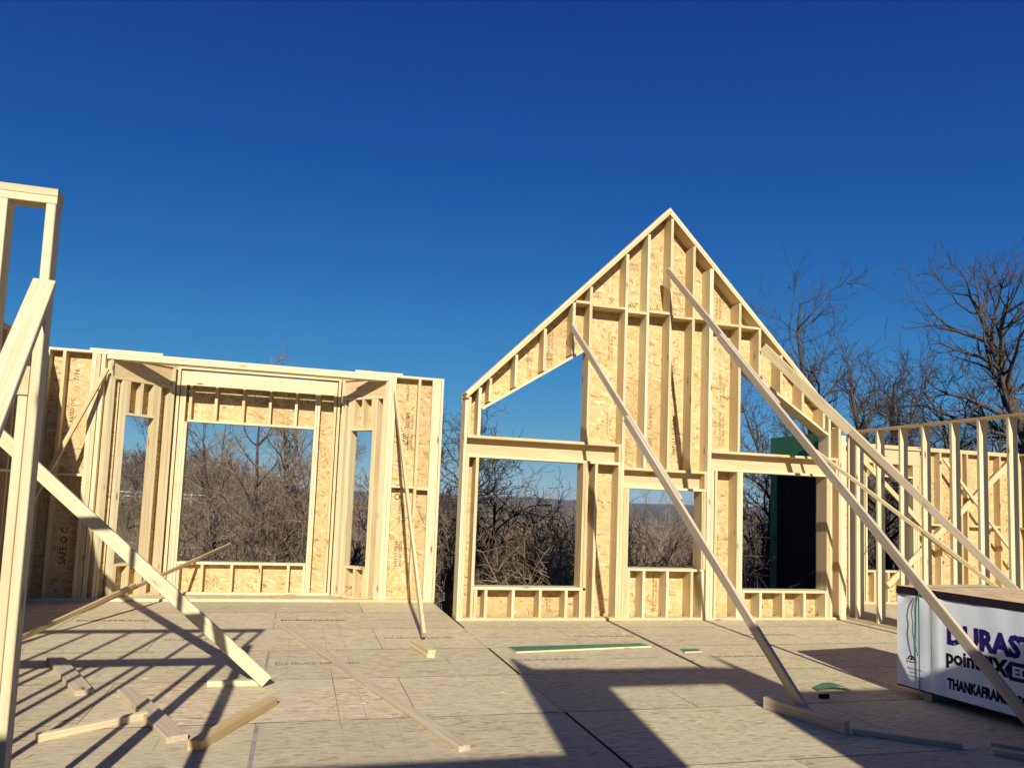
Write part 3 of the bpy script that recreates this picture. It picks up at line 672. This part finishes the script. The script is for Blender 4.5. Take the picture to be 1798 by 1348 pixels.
# ------------------------------------------------------------------ LOOSE LUMBER ON THE FLOOR
def loose(name, label, a, b, w, t, m, cat='lumber', wd=None, z=0.0, group='loose lumber on the deck'):
    a, b = Vector((*a, z+t/2)), Vector((*b, z+t/2)); d = b-a
    wdv = wd or (-d.y, d.x, 0)
    o = stick(name, a, b, w, t, m, None, wdv, ch=.004)
    return tag(o, label, cat, group)
loose('plank', 'long straight plank lying flat across the middle of the deck', (-0.18, 9.71), (1.20, 4.83), .089, ST, 'weathered')
loose('plank_offcut', 'wide plank offcut lying in stripes of shade, farthest left', (-2.16, 7.70), (-1.58, 6.47), .14, .04, 'weathered')
loose('plank_offcut', 'wide plank offcut touching the end of the thin stick, bottom left', (-1.27, 6.50), (-.69, 5.26), .14, .04, 'weathered')
loose('plank_offcut', 'thin bright stick butting against a wider offcut, bottom left', (-1.57, 5.37), (-.99, 5.80), .06, .05, 'pale')
loose('plank_offcut', 'orange knotty timber offcut lying diagonally below the wide brace', (-.56, 5.07), (-.10, 6.05), .089, .064, 'yellow')
loose('plank_offcut', 'bright white block under the foot of the wide brace', (-.66, 6.66), (-.20, 6.655), .07, .045, 'pale')
blk = empty('block_pair', (1.44, 7.85, 0), 'two short blocks stacked under the slim brace beside the bay', 'block')
stick('block', (1.375, 8.14, .02), (1.475, 7.585, .02), .089, .039, 'pale', blk, (1, .2, 0), ch=.004)
stick('block', (1.385, 8.16, .0595), (1.485, 7.60, .0595), .089, .038, 'lumber', blk, (1, .2, 0), ch=.004)
loose('timber_block', 'thick timber block on edge at the foot of the spliced gable brace', (4.05, 5.50), (4.265, 4.80), .07, .10, 'weathered', 'block')
loose('plank_offcut', 'shaded thin offcut lying end to end with the thick timber block', (4.33, 4.83), (4.93, 4.40), .075, .04, 'weathered')
loose('plank_offcut', 'shaded offcut at the bottom right corner, upper of two', (5.20, 4.40), (5.62, 4.03), .089, .04, 'weathered')
loose('plank_offcut', 'shaded offcut at the bottom right corner, lower of two', (5.06, 4.27), (5.42, 3.93), .08, .04, 'weathered')
loose('plank_offcut', 'flat offcut lying on the plate at the left foot of the bay', (-1.72, 11.86), (-1.38, 11.62), .09, ST, 'yellow', z=.0)
loose('plank_offcut', 'flat offcut lying at the right foot of the wide bay window', (-.36, 11.64), (.04, 12.00), .09, ST, 'yellow', z=.0)
gs = empty('green_sheathing_strip', (3.3, 7.87, 0), 'long narrow green faced sheathing strip lying flat on the deck', 'offcut')
def green_strip(r, pts, z0, z1):
    n = len(pts); c_ = world_loc(r)
    P = [(x-c_.x, y-c_.y) for x, y in pts]
    me = bpy.data.meshes.new('board'); me.from_pydata([(x, y, z0) for x, y in P]+[(x, y, z1) for x, y in P], [], [tuple(range(n-1, -1, -1)), tuple(range(n, 2*n))]+[(i, (i+1) % n, n+(i+1) % n, n+i) for i in range(n)])
    me.materials.append(M['pale']); me.materials.append(M['green']); me.polygons[1].material_index = 1
    link('board', me, None, r)
green_strip(gs, [(2.47, 7.72), (4.24, 7.93), (4.17, 8.09), (2.44, 7.97)], .004, .024)
gs2 = empty('green_sheathing_offcut', (4.63, 7.7, 0), 'small square green sheathing offcut beside the brace shadow', 'offcut')
green_strip(gs2, [(4.515, 7.63), (4.755, 7.66), (4.77, 7.80), (4.545, 7.79)], .001, .014)
# bent green scrap: an arched strip
vs, fs = [], []
for i in range(9):
    t = i/8; x = -.18+.36*t; z = .004+.045*math.sin(math.pi*t)**.9
    for y in (-.07, .07):
        for h in (0, .006): vs.append((x, y*(1-.35*abs(2*t-1)), z+h))
for i in range(8):
    b = i*4; q = b+4
    fs += [(b, q, q+2, b+2), (b+1, b+3, q+3, q+1), (b, b+1, q+1, q), (b+2, q+2, q+3, b+3)]
me = bpy.data.meshes.new('scrap'); me.from_pydata(vs, [], fs)
o = link('green_scrap', me, M['green'], None, (5.14, 5.98, 0)); o.rotation_euler.z = -.1; tag(o, 'arched green scrap lying in shade near the bundle', 'scrap')
bc = empty('black_clip', (4.83, 5.72, 0), 'tiny black hardware clip in shade behind the timber block', 'hardware')
for x in (-.03, .03): link('jaw', box_mesh(.035, .03, .04), M['black'], bc, (x, 0, .02))
link('bridge', box_mesh(.08, .012, .012), M['black'], bc, (0, 0, .008))
# splinters and shavings
vs, fs = [], []
for i in range(70):
    x, y = rng.uniform(-2.6, 6.5), rng.uniform(4.6, 11.2 if i % 3 else 9.6)
    if x > 2.1 and y > 9.6: continue
    a = rng.uniform(0, math.pi); L = rng.uniform(.03, .14); w = rng.uniform(.003, .008); b = len(vs)
    dx_, dy_ = math.cos(a)*L/2, math.sin(a)*L/2; nx, ny = -math.sin(a)*w, math.cos(a)*w
    vs += [(x-dx_, y-dy_, .001), (x+dx_, y+dy_, .001), (x+nx, y+ny, .001), (x-nx, y-ny, .009)]; fs += [(b, b+2, b+3), (b+2, b+1, b+3), (b, b+3, b+1)]
me = bpy.data.meshes.new('splinters'); me.from_pydata(vs, [], fs); o = link('wood_splinters', me, M['yellow']); tag(o, 'scattered splinters and shavings on the deck', 'debris', kind='stuff')

# ------------------------------------------------------------------ WRAPPED BUNDLE
bd = Vector((0.131, -0.991, 0)).normalized(); bn = Vector((0.991, 0.131, 0)).normalized()   # along, into
B0 = Vector((5.757, 5.82, 0))
bun = empty('sheathing_bundle', B0, 'bundle of strand board in white printed wrap with green strap', 'bundle')
BL, BD, BZ0, BZ1, BT = 2.44, 1.22, .09, .955, 1.03
def bpt(u, d, z): return B0 + bd*u + bn*d + Vector((0, 0, z))
for u in (.28, 1.22, 2.16): stick('runner', bpt(u, .03, .045), bpt(u, BD-.03, .045), .089, .088, 'weathered', bun, bd)
# crumpled wrap: front (-bn) face with ripples, closed box
nu, nz = 56, 20
vs, fs = [], []
from mathutils import noise
def wr(u, z):
    q = noise.noise(Vector((u*3.0, z*2.2, 1.3)))*.010 + noise.noise(Vector((u*8, z*3.5, 5.1)))*.0045
    fold = .012*math.exp(-((u-.40)/.035)**2) - .010*math.exp(-((u-.33)/.03)**2)
    pinch = -.02*max(0, (z-.85)/.1)*max(0, 1-u/.5)*math.sin(u*26)
    edge = min(1, u/.05, (BL-u)/.05)*min(1, (z-BZ0)/.04)
    return (q+pinch)*edge + fold
for i in range(nu+1):
    for j in range(nz+1):
        u = BL*i/nu; z = BZ0+(BZ1-BZ0)*j/nz
        p = bpt(u, -wr(u, z), z + (.012*noise.noise(Vector((u*6, 0, 7))) if j == nz else 0)) - B0; vs.append(tuple(p))
for i in range(nu):
    for j in range(nz):
        a = i*(nz+1)+j; fs.append((a, a+1, a+nz+2, a+nz+1))
b = len(vs)
for u, d in ((0, BD), (BL, BD)):
    for z in (BZ0, BZ1): vs.append(tuple(bpt(u, d, z)-B0))
# corners of the front: indices
fl0, ft0, fl1, ft1 = 0, nz, nu*(nz+1), nu*(nz+1)+nz
fs += [(fl0, b, b+1, ft0), (fl1, ft1, b+3, b+2), (b, b+2, b+3, b+1), (fl0, fl1, b+2, b)]
me = bpy.data.meshes.new('wrap'); me.from_pydata(vs, [], fs)
for p in me.polygons: p.use_smooth = len(p.vertices) == 4 and p.index < nu*nz
link('wrap', me, M['wrap'], bun)
# exposed sheets on top
nsh = 5; th = (BT-BZ1)/nsh
for i in range(nsh):
    z = BZ1+.001+i*th+th/2; off = rng.uniform(-.006, .006)
    o = stick('board', bpt(-.006+off, BD/2, z), bpt(BL+.005, BD/2, z), BD+.012, th-.0025, 'edge' if i < nsh-1 else 'stack_top', bun, bn, ch=0)
    if i == nsh-1:
        o.data.materials.append(M['edge'])
        for p in o.data.polygons: p.material_index = 0 if abs(p.normal.z) > .9 else 1
stick('bottom_board', bpt(.0, BD/2, BZ0-.0075), bpt(BL, BD/2, BZ0-.0075), BD, .012, 'edge', bun, bn, ch=0)
for u in (.235, 2.05):
    stick('strap', bpt(u, -.013, BZ0-.01), bpt(u, -.013, BT+.004), .012, .002, 'strap', bun, bd, ch=0)
    stick('strap', bpt(u, -.013, BT+.005), bpt(u, BD+.01, BT+.005), .012, .002, 'strap', bun, bd, ch=0)
# loose strap tail, curling
cvs = [(.215, .955), (.175, .86), (.162, .78), (.178, .70), (.172, .62), (.19, .52), (.225, .40)]
for p, q in zip(cvs, cvs[1:]): stick('strap_tail', bpt(p[0], -.018, p[1]), bpt(q[0], -.018, q[1]), .010, .002, 'strap', bun, bd, ch=0)
up = (0, 0, 1)
def hug(o, u, z, lift=.0022):
    """press flat print onto the uneven wrap"""
    for v in o.data.vertices: v.co.z = wr(min(max(u+v.co.x, 0), BL), min(max(z+v.co.y, BZ0), BZ1)) + lift
    o.data.update(); return o
def bt(body, size, u, z, m, **kw): return hug(text_on('printed_lettering', body, size, bpt(u, 0, z), bd, up, m, bun, **{**kw, 'lift': 0}), u, z)
bt('DURASTRAND', .245, .495, .575, 'purple', fat=.012, sx=.80)
bt('point', .175, .485, .40, 'black', fat=.006, sx=.82); bt('SIX', .185, .79, .40, 'black', fat=.010, sx=.82)
# dark badge with cut left end
me = bpy.data.meshes.new('badge'); w_, h_ = .62, .155
me.from_pydata([(0, 0, 0), (.045, -h_/2, 0), (w_, -h_/2, 0), (w_, h_/2, 0), (.045, h_/2, 0)], [], [(0, 1, 2, 3, 4)])
hug(place('printed_badge', me, M['purple'], bpt(.995, 0, .455), bd, Vector(up), bun), .995, .455, .011)
hug(text_on('printed_lettering', 'EDGE', .115, bpt(1.06, 0, .417), bd, up, 'whiteprint', bun, fat=.005, lift=0), 1.06, .417, .016)
bt('THANKAFRAMER.COM', .125, .497, .175, 'black', fat=.007, sx=.58)
# small seal and fine print on the left part
seal = bpy.data.meshes.new('seal'); vs, fs = [], []
for i in range(17):
    a = math.pi*i/16
    for r in (.028, .040): vs.append((math.cos(a)*r, math.sin(a)*r, 0))
for i in range(16): fs.append((i*2, i*2+1, i*2+3, i*2+2))
b = len(vs); vs += [(-.02, 0, 0), (.02, 0, 0), (0, .026, 0), (-.055, -.022, 0), (.055, -.022, 0), (.055, -.016, 0), (-.055, -.016, 0), (-.055, -.004, 0), (-.044, -.008, 0), (.055, -.004, 0), (.044, -.008, 0), (-.05, .006, 0), (.05, .006, 0)]
fs += [(b, b+1, b+2), (b+3, b+4, b+5, b+6), (b+7, b+8, b+11), (b+9, b+12, b+10)]
seal.from_pydata(vs, [], fs); hug(place('printed_seal', seal, M['black'], bpt(.145, 0, .345), bd, Vector(up), bun), .145, .345)
for i, s in enumerate(('STRUCTURAL 1', 'RATED', 'T AND G 4 FT')): bt(s, .026, .10 if i != 1 else .125, .255-.035*i, 'black', lift=.001)

# ------------------------------------------------------------------ RETURN WALL outside the right gable window, green face towards the window
ret = Wall('sheathed_wall', (8.668, 9.965, 0), (0, 1, 0), (1, 0, 0), 'green sheathed return wall with painted-in shade seen outside the right gable window')
for a, b, z0, z1, m_ in ((0, .50, -.34, 3.05, 'green'), (1.53, 1.72, -.34, 2.40, 'green'), (.502, 1.72, 2.402, 3.07, 'green'), (.502, 1.528, -.34, 2.40, 'green_shade')): ret.rect('sheathing_panel' if m_ == 'green' else 'painted_shade_panel', a, b, z0, z1, 0.0, .012, m_)  # the near-black panel is green sheathing with its shade painted in
for u in (.30, .70, 1.10, 1.44): ret.mem('stud', u, u+ST, ST, 3.03, .013, .100, 'lumber')
ret.mem('top_plate', .15, 1.48, 3.031, 3.068, .013, .100, 'lumber'); ret.mem('bottom_plate', .0, 1.48, 0, ST, .013, .100, 'lumber')

# ------------------------------------------------------------------ TERRAIN
def sstep(a, b, x): t = np.clip((x-a)/(b-a), 0, 1); return t*t*(3-2*t)
def terrain_h(x, y):
    x, y = np.asarray(x, float), np.asarray(y, float)
    r = np.hypot(x, y-3)+1e-6; th = np.degrees(np.arctan2(x, y))
    right = np.interp(r, [0, 12, 30, 50, 80, 150, 400, 900, 2600, 3600, 5200, 9000], [-1.9, -2.0, -2.3, -3.4, -8, -20, -42, -60, -66, -50, 0, 20])
    left = np.interp(r, [0, 12, 20, 40, 60, 120, 200, 400, 900, 9000], [-1.9, -2.0, -2.5, -3.6, -3.4, -.2, 3.6, 7, 8, 10])
    back = np.interp(r, [0, 25, 200, 9000], [-1.9, -1.6, 0, 0])
    w = sstep(-6, 9, th); h = left*(1-w)+right*w
    wb = sstep(75, 110, np.abs(th)); h = h*(1-wb)+back*wb
    bump = (np.sin(x*.021+1)*np.cos(y*.017)+np.sin(x*.06+y*.045))*np.clip((r-20)/300, 0, 1)*1.1
    far = np.clip((r-2600)/2500, 0, 1)*(7*np.sin(th*.35+1.3)+4*np.sin(th*1.1)+2*np.sin(th*2.9))
    return h+bump+far
rs = np.concatenate([[0.0], np.geomspace(2.5, 8500, 110)]); ths = np.radians(np.arange(0, 360, 1.5))
RR, TT = np.meshgrid(rs, ths, indexing='ij')
X, Y = RR*np.sin(TT), RR*np.cos(TT)+3; Z = terrain_h(X, Y)
nr, nt = X.shape
V = np.stack([X, Y, Z], -1).reshape(-1, 3)
fs = []
for i in range(nr-1):
    for j in range(nt):
        a, b = i*nt+j, i*nt+(j+1) % nt; fs.append((a, b, b+nt, a+nt))
me = bpy.data.meshes.new('terrain'); me.from_pydata(V.tolist(), [], fs)
for p in me.polygons: p.use_smooth = True
o = link('terrain', me, M['ground']); o['kind'] = 'structure'

# ------------------------------------------------------------------ BARE TREES, THICKET, FENCE
def tubes(name, segs, m, parent=None, sides=4):
    """segs: (n,8) array p0 p1 r0 r1 -> one mesh of open tapering tubes"""
    s = np.asarray(segs, float); n = len(s)
    p0, p1, r0, r1 = s[:, :3], s[:, 3:6], s[:, 6:7], s[:, 7:8]
    d = p1-p0; d /= np.linalg.norm(d, axis=1, keepdims=True)+1e-9
    ref = np.where(np.abs(d[:, 2:3]) > .9, np.array([[1., 0, 0]]), np.array([[0, 0, 1.]]))
    a = np.cross(d, ref); a /= np.linalg.norm(a, axis=1, keepdims=True)+1e-9; b = np.cross(d, a)
    ring0, ring1 = [], []
    for k in range(sides):
        t = 2*math.pi*k/sides; v = a*math.cos(t)+b*math.sin(t); ring0.append(p0+v*r0); ring1.append(p1+v*r1)
    vs = np.stack(ring0+ring1, 1).reshape(-1, 3)
    base = np.arange(n)[:, None, None]*2*sides
    q = np.array([[k, (k+1) % sides, sides+(k+1) % sides, sides+k] for k in range(sides)])[None]
    idx = (base+q).reshape(-1)
    me = bpy.data.meshes.new(name); nf = n*sides
    me.vertices.add(len(vs)); me.vertices.foreach_set('co', vs.astype(np.float32).ravel())
    me.loops.add(nf*4); me.loops.foreach_set('vertex_index', idx.astype(np.int32))
    me.polygons.add(nf); me.polygons.foreach_set('loop_start', np.arange(0, nf*4, 4, dtype=np.int32))
    me.polygons.foreach_set('use_smooth', np.ones(nf, dtype=bool))
    me.update(calc_edges=True)
    return link(name, me, M[m], parent)
def rvec(r, s): return Vector((r.gauss(0, s), r.gauss(0, s), r.gauss(0, s)))
def grow(r, p, d, L, rad, lev, maxlev, thick, thin, wob=.16, up=.05, nb=(4, 6), spread=.75):
    n = max(3, int(5-lev*.4)); out = thick if lev <= 1 else thin
    p = Vector(p); d = Vector(d).normalized(); st = L/n; pts = []
    for i in range(n):
        d = (d + rvec(r, wob) + Vector((0, 0, up))).normalized()
        q = p+d*st; r0 = rad*(1-.62*i/n); r1 = rad*(1-.62*(i+1)/n)
        out.append((*p, *q, r0, r1)); pts.append((q.copy(), d.copy(), r1)); p = q
    if lev >= maxlev: return
    k = r.randint(*nb)
    for i in range(k):
        j = min(n-1, int((.25+.75*r.random())*n)); q, dd, rr = pts[j]
        ax = rvec(r, 1.0); ax = (ax - ax.dot(dd)*dd).normalized()
        nd_ = (dd*(1-.25*spread)+ax*spread*r.uniform(.6, 1.15)).normalized()
        grow(r, q, nd_, L*r.uniform(.45, .75), rr*r.uniform(.5, .78), lev+1, maxlev, thick, thin, wob*1.1, up, nb, spread)
    q, dd, rr = pts[-1]
    grow(r, q, (dd+rvec(r, .25)).normalized(), L*.55, rr*.8, lev+1, maxlev, thick, thin, wob*1.1, up, nb, spread)
def limb(r, p, d, L, r0, n, wob, up, out, minr):
    """crooked tapering branch; returns its nodes"""
    pts = []; st = L/n; p = Vector(p); d = Vector(d).normalized()
    for i in range(n):
        d = (d+rvec(r, wob)+Vector((0, 0, up))).normalized(); q = p+d*st*r.uniform(.75, 1.25)
        a, b = max(r0*(1-.85*i/n), minr), max(r0*(1-.85*(i+1)/n), minr*.8)
        out.append((*p, *q, a, b)); pts.append((q.copy(), d.copy(), b)); p = q
    return pts
def side(r, d, ang):
    ax = rvec(r, 1.0); ax = (ax-ax.dot(d)*d).normalized(); return (d*math.cos(ang)+ax*math.sin(ang)).normalized()
def bare_tree(label, x, y, height, rad, seed, lean=(0, 0), stems=1, limbs=22, spread=.8, wob=.2, name='bare_tree', minr=.0095, low=.20, reach=.28, fine=2, crown='twig'):
    r = random.Random(seed); z = float(terrain_h(x, y))-.15; root = empty(name, (x, y, z), label, 'tree', 'bare winter trees beyond the walls')
    thick, thin = [], []
    for s in range(stems):
        h = height*(1 if s == 0 else r.uniform(.6, .92)); rr = rad*(1 if s == 0 else r.uniform(.55, .8))
        d = Vector((lean[0]+r.gauss(0, .13)*(stems > 1), lean[1]+r.gauss(0, .08)*(stems > 1), 1))
        lead = limb(r, (r.gauss(0, .1)*(s > 0), r.gauss(0, .1)*(s > 0), 0), d, h*.86, rr*1.1, 13, .075, .05, thick, minr*1.2)
        for k in range(limbs):
            t = low+(.98-low)*(k+r.random())/limbs; j = min(12, int(t*13)); q, dd, br = lead[j]
            L = h*reach*r.uniform(.55, 1.15)*(1.2-.75*t)
            d1 = side(r, dd, r.uniform(.55, 1.15)*spread); d1.z = abs(d1.z)*.7+.15
            l1 = limb(r, q, d1, L, min(br*.7, rr*.42)*r.uniform(.6, 1), 6, wob, .06, thick, minr)
            for k2 in range(r.randint(4, 6)+fine):
                q2, d2, b2 = l1[r.randint(1, 5)]
                l2 = limb(r, q2, side(r, d2, r.uniform(.4, 1.0)), L*r.uniform(.3, .55), b2*.75, 4, wob*1.25, .07, thin, minr*.75)
                for k3 in range(r.randint(2, 4)+fine):
                    q3, d3, b3 = l2[r.randint(0, 3)]
                    limb(r, q3, side(r, d3, r.uniform(.4, .95)), L*r.uniform(.12, .3), b3*.7, 3, wob*1.3, .05, thin, minr*.55)
    tubes('trunk', thick, 'bark', root, 6); tubes('crown', thin, crown, root, 3)
    return root
# right side, behind the partition and back room: (az-based x,y at their real distances)
def at(az, r): a = math.radians(az); return r*math.sin(a), r*math.cos(a)
def tree(label, px, dist, top_px, rad, seed, **kw):
    """px: bearing column, dist: metres away, top_px: how far above eye level the top stands, in degrees"""
    az = math.degrees(math.atan((px-841.4)/1243.75))+14.115; x, y = at(az, dist)
    h = CAMH + dist*math.tan(math.radians(top_px)) - float(terrain_h(x, y))
    return bare_tree(label, x, y, h*1.04, rad, seed, **kw)
tree('tall bare tree rising above the right slope of the gable', 1446, 27, 16.5, .20, 3, limbs=26)
tree('second bare tree close behind the gable slope, slightly shorter', 1474, 31, 12.8, .17, 4, limbs=22)
tree('bare tree with doubled trunk just right of the gable slope', 1512, 24, 12.6, .20, 5, stems=2)
tree('bare forked tree behind the left part of the partition plate', 1562, 34, 12.0, .17, 8, stems=2, limbs=18)
tree('stout straight bare tree with few limbs above the partition', 1606, 25, 11.8, .19, 13, limbs=16, spread=.6, reach=.20)
tree('slender bare tree above the right half of the partition', 1662, 30, 12.0, .14, 21, limbs=24)
tree('crooked bare tree whose boughs cross above the partition plate', 1712, 24, 11.0, .17, 34, lean=(-.10, 0), limbs=22, reach=.38)
tree('largest bare tree, cut off by the right edge of the picture', 1826, 22, 20.5, .26, 55, limbs=34, reach=.30)
tree('slim bare tree between the stout one and the slender one', 1636, 36, 11.0, .13, 66, limbs=20)
tree('slim bare tree left of the largest one', 1752, 33, 12.5, .14, 67, limbs=20)
tree('low bare tree behind the partition between two taller trees', 1538, 29, 10.5, .12, 68, limbs=20)
tree('thin bare tree seen through the right gable window beside the green wall', 1340, 15.5, 8.0, .11, 89, lean=(-.10, 0))
tree('bare tree behind the upper right gable opening', 1385, 23, 9.6, .14, 91)
tree('vine choked tree in the gap between the two walls', 806, 17, 7.4, .12, 144, stems=3, wob=.34, reach=.40, low=.1)
tree('crooked tree seen through the left gable window', 862, 16, 6.6, .11, 146, stems=2, wob=.36, reach=.42, low=.1)
tree('bare many stemmed tree centred in the wide bay opening', 468, 20, 9.2, .10, 233, stems=3, limbs=20, fine=2, crown='vine')
tree('pale trunked sapling left of centre in the wide bay opening', 412, 23, 7.2, .08, 240, stems=2, lean=(-.12, 0), limbs=20, fine=2, crown='vine')
tree('fine branched tree at the right of the wide bay opening', 540, 22, 10.6, .11, 377, stems=2, lean=(-.08, 0), limbs=20, fine=2, crown='vine')
tree('bare tree with pale fine twigs just right of the bay centre', 505, 26, 8.6, .09, 412, stems=3, limbs=18, fine=2, crown='vine')
tree('bare tree with fine upright twigs left of the bay centre', 385, 34, 7.4, .10, 413, stems=3, limbs=18, crown='vine')
tree('bare tree in the right corner of the wide bay opening', 575, 30, 8.6, .10, 414, stems=2, limbs=20, crown='vine')
tree('small bare tree at the left of the wide bay opening', 352, 30, 6.2, .09, 381, stems=2, limbs=20, fine=2, crown='vine')
tree('twin stemmed tree filling the right narrow bay opening', 624, 18, 7.8, .12, 610, stems=2, limbs=20, fine=2, crown='vine')
tree('spreading bare tree seen through the left narrow bay opening', 232, 75, 3.0, .20, 987, minr=.02)
tree('bare tree behind the back room window', 1556, 19, 6.0, .15, 991)

# thicket: arching stems and vines behind the house, too many to count
def thicket(name, n, region, zrange, seed, label, m, rad=(.006, .02), sub=5):
    r = random.Random(seed); segs = []
    for i in range(n):
        x, y = region(r)
        z = float(terrain_h(x, y)); H = r.uniform(*zrange)
        p = Vector((x, y, z-.05)); d = Vector((r.gauss(0, .45), r.gauss(0, .45), 1)).normalized(); k = r.randint(5, 8); rr = r.uniform(*rad); st = H*1.25/k
        for j in range(k):
            d = (d+rvec(r, .24)+Vector((0, 0, -.12*(j > k*.5)))).normalized(); q = p+d*st
            segs.append((*p, *q, rr*(1-.75*j/k), rr*(1-.75*(j+1)/k)))
            if j > 0:
                for b in range(r.randint(1, sub)):
                    dd = (d+rvec(r, .8)).normalized(); q1 = p
                    for e_ in range(r.randint(2, 3)):
                        q2 = q1+dd*r.uniform(.12, .38); segs.append((*q1, *q2, rr*.42*(1-.25*e_), rr*.34*(1-.3*e_))); dd = (dd+rvec(r, .45)).normalized(); q1 = q2
            p = q
    s = [q[:6]+(max(q[6], .0035), max(q[7], .0028)) for q in segs]
    o = tubes(name, s, m, None, 3); tag(o, label, 'brush', kind='stuff'); return o
def reg(az0, az1, d0, d1):
    def f(r):
        while True:
            a = math.radians(r.uniform(az0, az1)); d = math.sqrt(r.uniform(d0*d0, d1*d1)); x, y = d*math.sin(a), d*math.cos(a)
            if x > 2.0 and y < 12.4: continue
            if x <= 2.4 and y < 14.2: continue
            if x > 7.9 and y < 12.3: continue
            if x > 8.5 and y < 12.3: continue
            return x, y
    return f
thicket('thicket', 900, reg(6, 44, 12.8, 20), (2.2, 3.5), 74, 'nearest tangle of vines right behind the gable wall', 'vine', sub=6)
thicket('thicket', 1700, reg(7, 44, 16, 44), (2.8, 4.4), 71, 'dense tangle of bare vines and stems behind the gable wall', 'vine')
thicket('thicket', 1900, reg(-22, 12, 14.5, 40), (1.3, 3.2), 72, 'dense tangle of bare brush behind the bay window', 'vine', sub=6)
thicket('thicket', 1100, reg(-22, 10, 34, 105), (1.3, 3.2), 73, 'brown brush covering the slope below the house', 'brush', rad=(.03, .06), sub=4)

# woods on the far hillside: reads as one mass
def woods(n, az0, az1, d0, d1, hr, seed, label):
    r = random.Random(seed); segs = []
    for i in range(n):
        a = math.radians(r.uniform(az0, az1)); d = math.sqrt(r.uniform(d0*d0, d1*d1)); x, y = d*math.sin(a), d*math.cos(a); z = float(terrain_h(x, y)); H = r.uniform(*hr); s = d/150
        p = Vector((x, y, z)); top = Vector((x+r.gauss(0, .6), y, z+H)); segs.append((*p, *top, .14*s, .04*s))
        for b in range(26):
            t = r.uniform(.18, .98); q = p.lerp(top, t); dd = Vector((r.gauss(0, 1), r.gauss(0, 1), r.uniform(.2, 1.5))).normalized(); L = H*r.uniform(.12, .38)*(1.15-t*.6)
            e_ = q+dd*L; segs.append((*q, *e_, .05*s, .02*s))
            for c_ in range(2): segs.append((*q.lerp(e_, r.uniform(.3, .8)), *(e_+rvec(r, L*.3)), .03*s, .012*s))
    o = tubes('far_woods', segs, 'woods', None, 3); tag(o, label, 'woods', kind='stuff')
woods(420, -24, 2, 130, 260, (4, 8), 5, 'grey brown winter woods on the hillside at the left')
woods(300, 2, 50, 80, 170, (4, 8), 6, 'winter woods falling away into the valley at the right')

# white rail fences on the hillside
def fence(label, p0, p1, n, hgt):
    r = empty('rail_fence', (*p0, float(terrain_h(*p0))), label, 'fence', 'white rail fences on the hillside')
    pts = []
    for i in range(n+1):
        x, y = p0[0]+(p1[0]-p0[0])*i/n, p0[1]+(p1[1]-p0[1])*i/n; z = float(terrain_h(x, y)); pts.append(Vector((x, y, z)))
        stick('post', (x, y, z-.2), (x, y, z+hgt*1.08), .11, .11, 'white', r, (1, 0, 0), ch=0)
    for a, b in zip(pts, pts[1:]):
        for h in (.45, .95): stick('rail', a+Vector((0, 0, hgt*h)), b+Vector((0, 0, hgt*h)), .085, .04, 'white', r, UPV, ch=0)
fence('far white two rail fence along the top of the hillside field', at(-16.5, 118), at(-6.5, 119), 8, 1.2)
fence('nearer white rail fence low on the hillside, half hidden by brush', at(-12.5, 56), at(-6.0, 50), 3, 1.0)

# ------------------------------------------------------------------ AIR: thin even haze over the valley
me = bpy.data.meshes.new('haze'); hb = 8900; z0, z1 = -85.0, 60.0
me.from_pydata([(x, y, z) for x in (-hb, hb) for y in (-hb, hb) for z in (z0, z1)], [], BOXF)
hz, n, l, b_ = mat('pale_air'); n.remove(b_)
vol = n.new('ShaderNodeVolumePrincipled'); vol.inputs['Color'].default_value = (0.78, 0.86, 0.95, 1); vol.inputs['Density'].default_value = 0.00006; vol.inputs['Anisotropy'].default_value = 0.0
l.new(vol.outputs[0], n['Material Output'].inputs['Volume'])
o = link('haze', me, hz); tag(o, 'thin pale haze in the valley air', 'haze', kind='stuff')
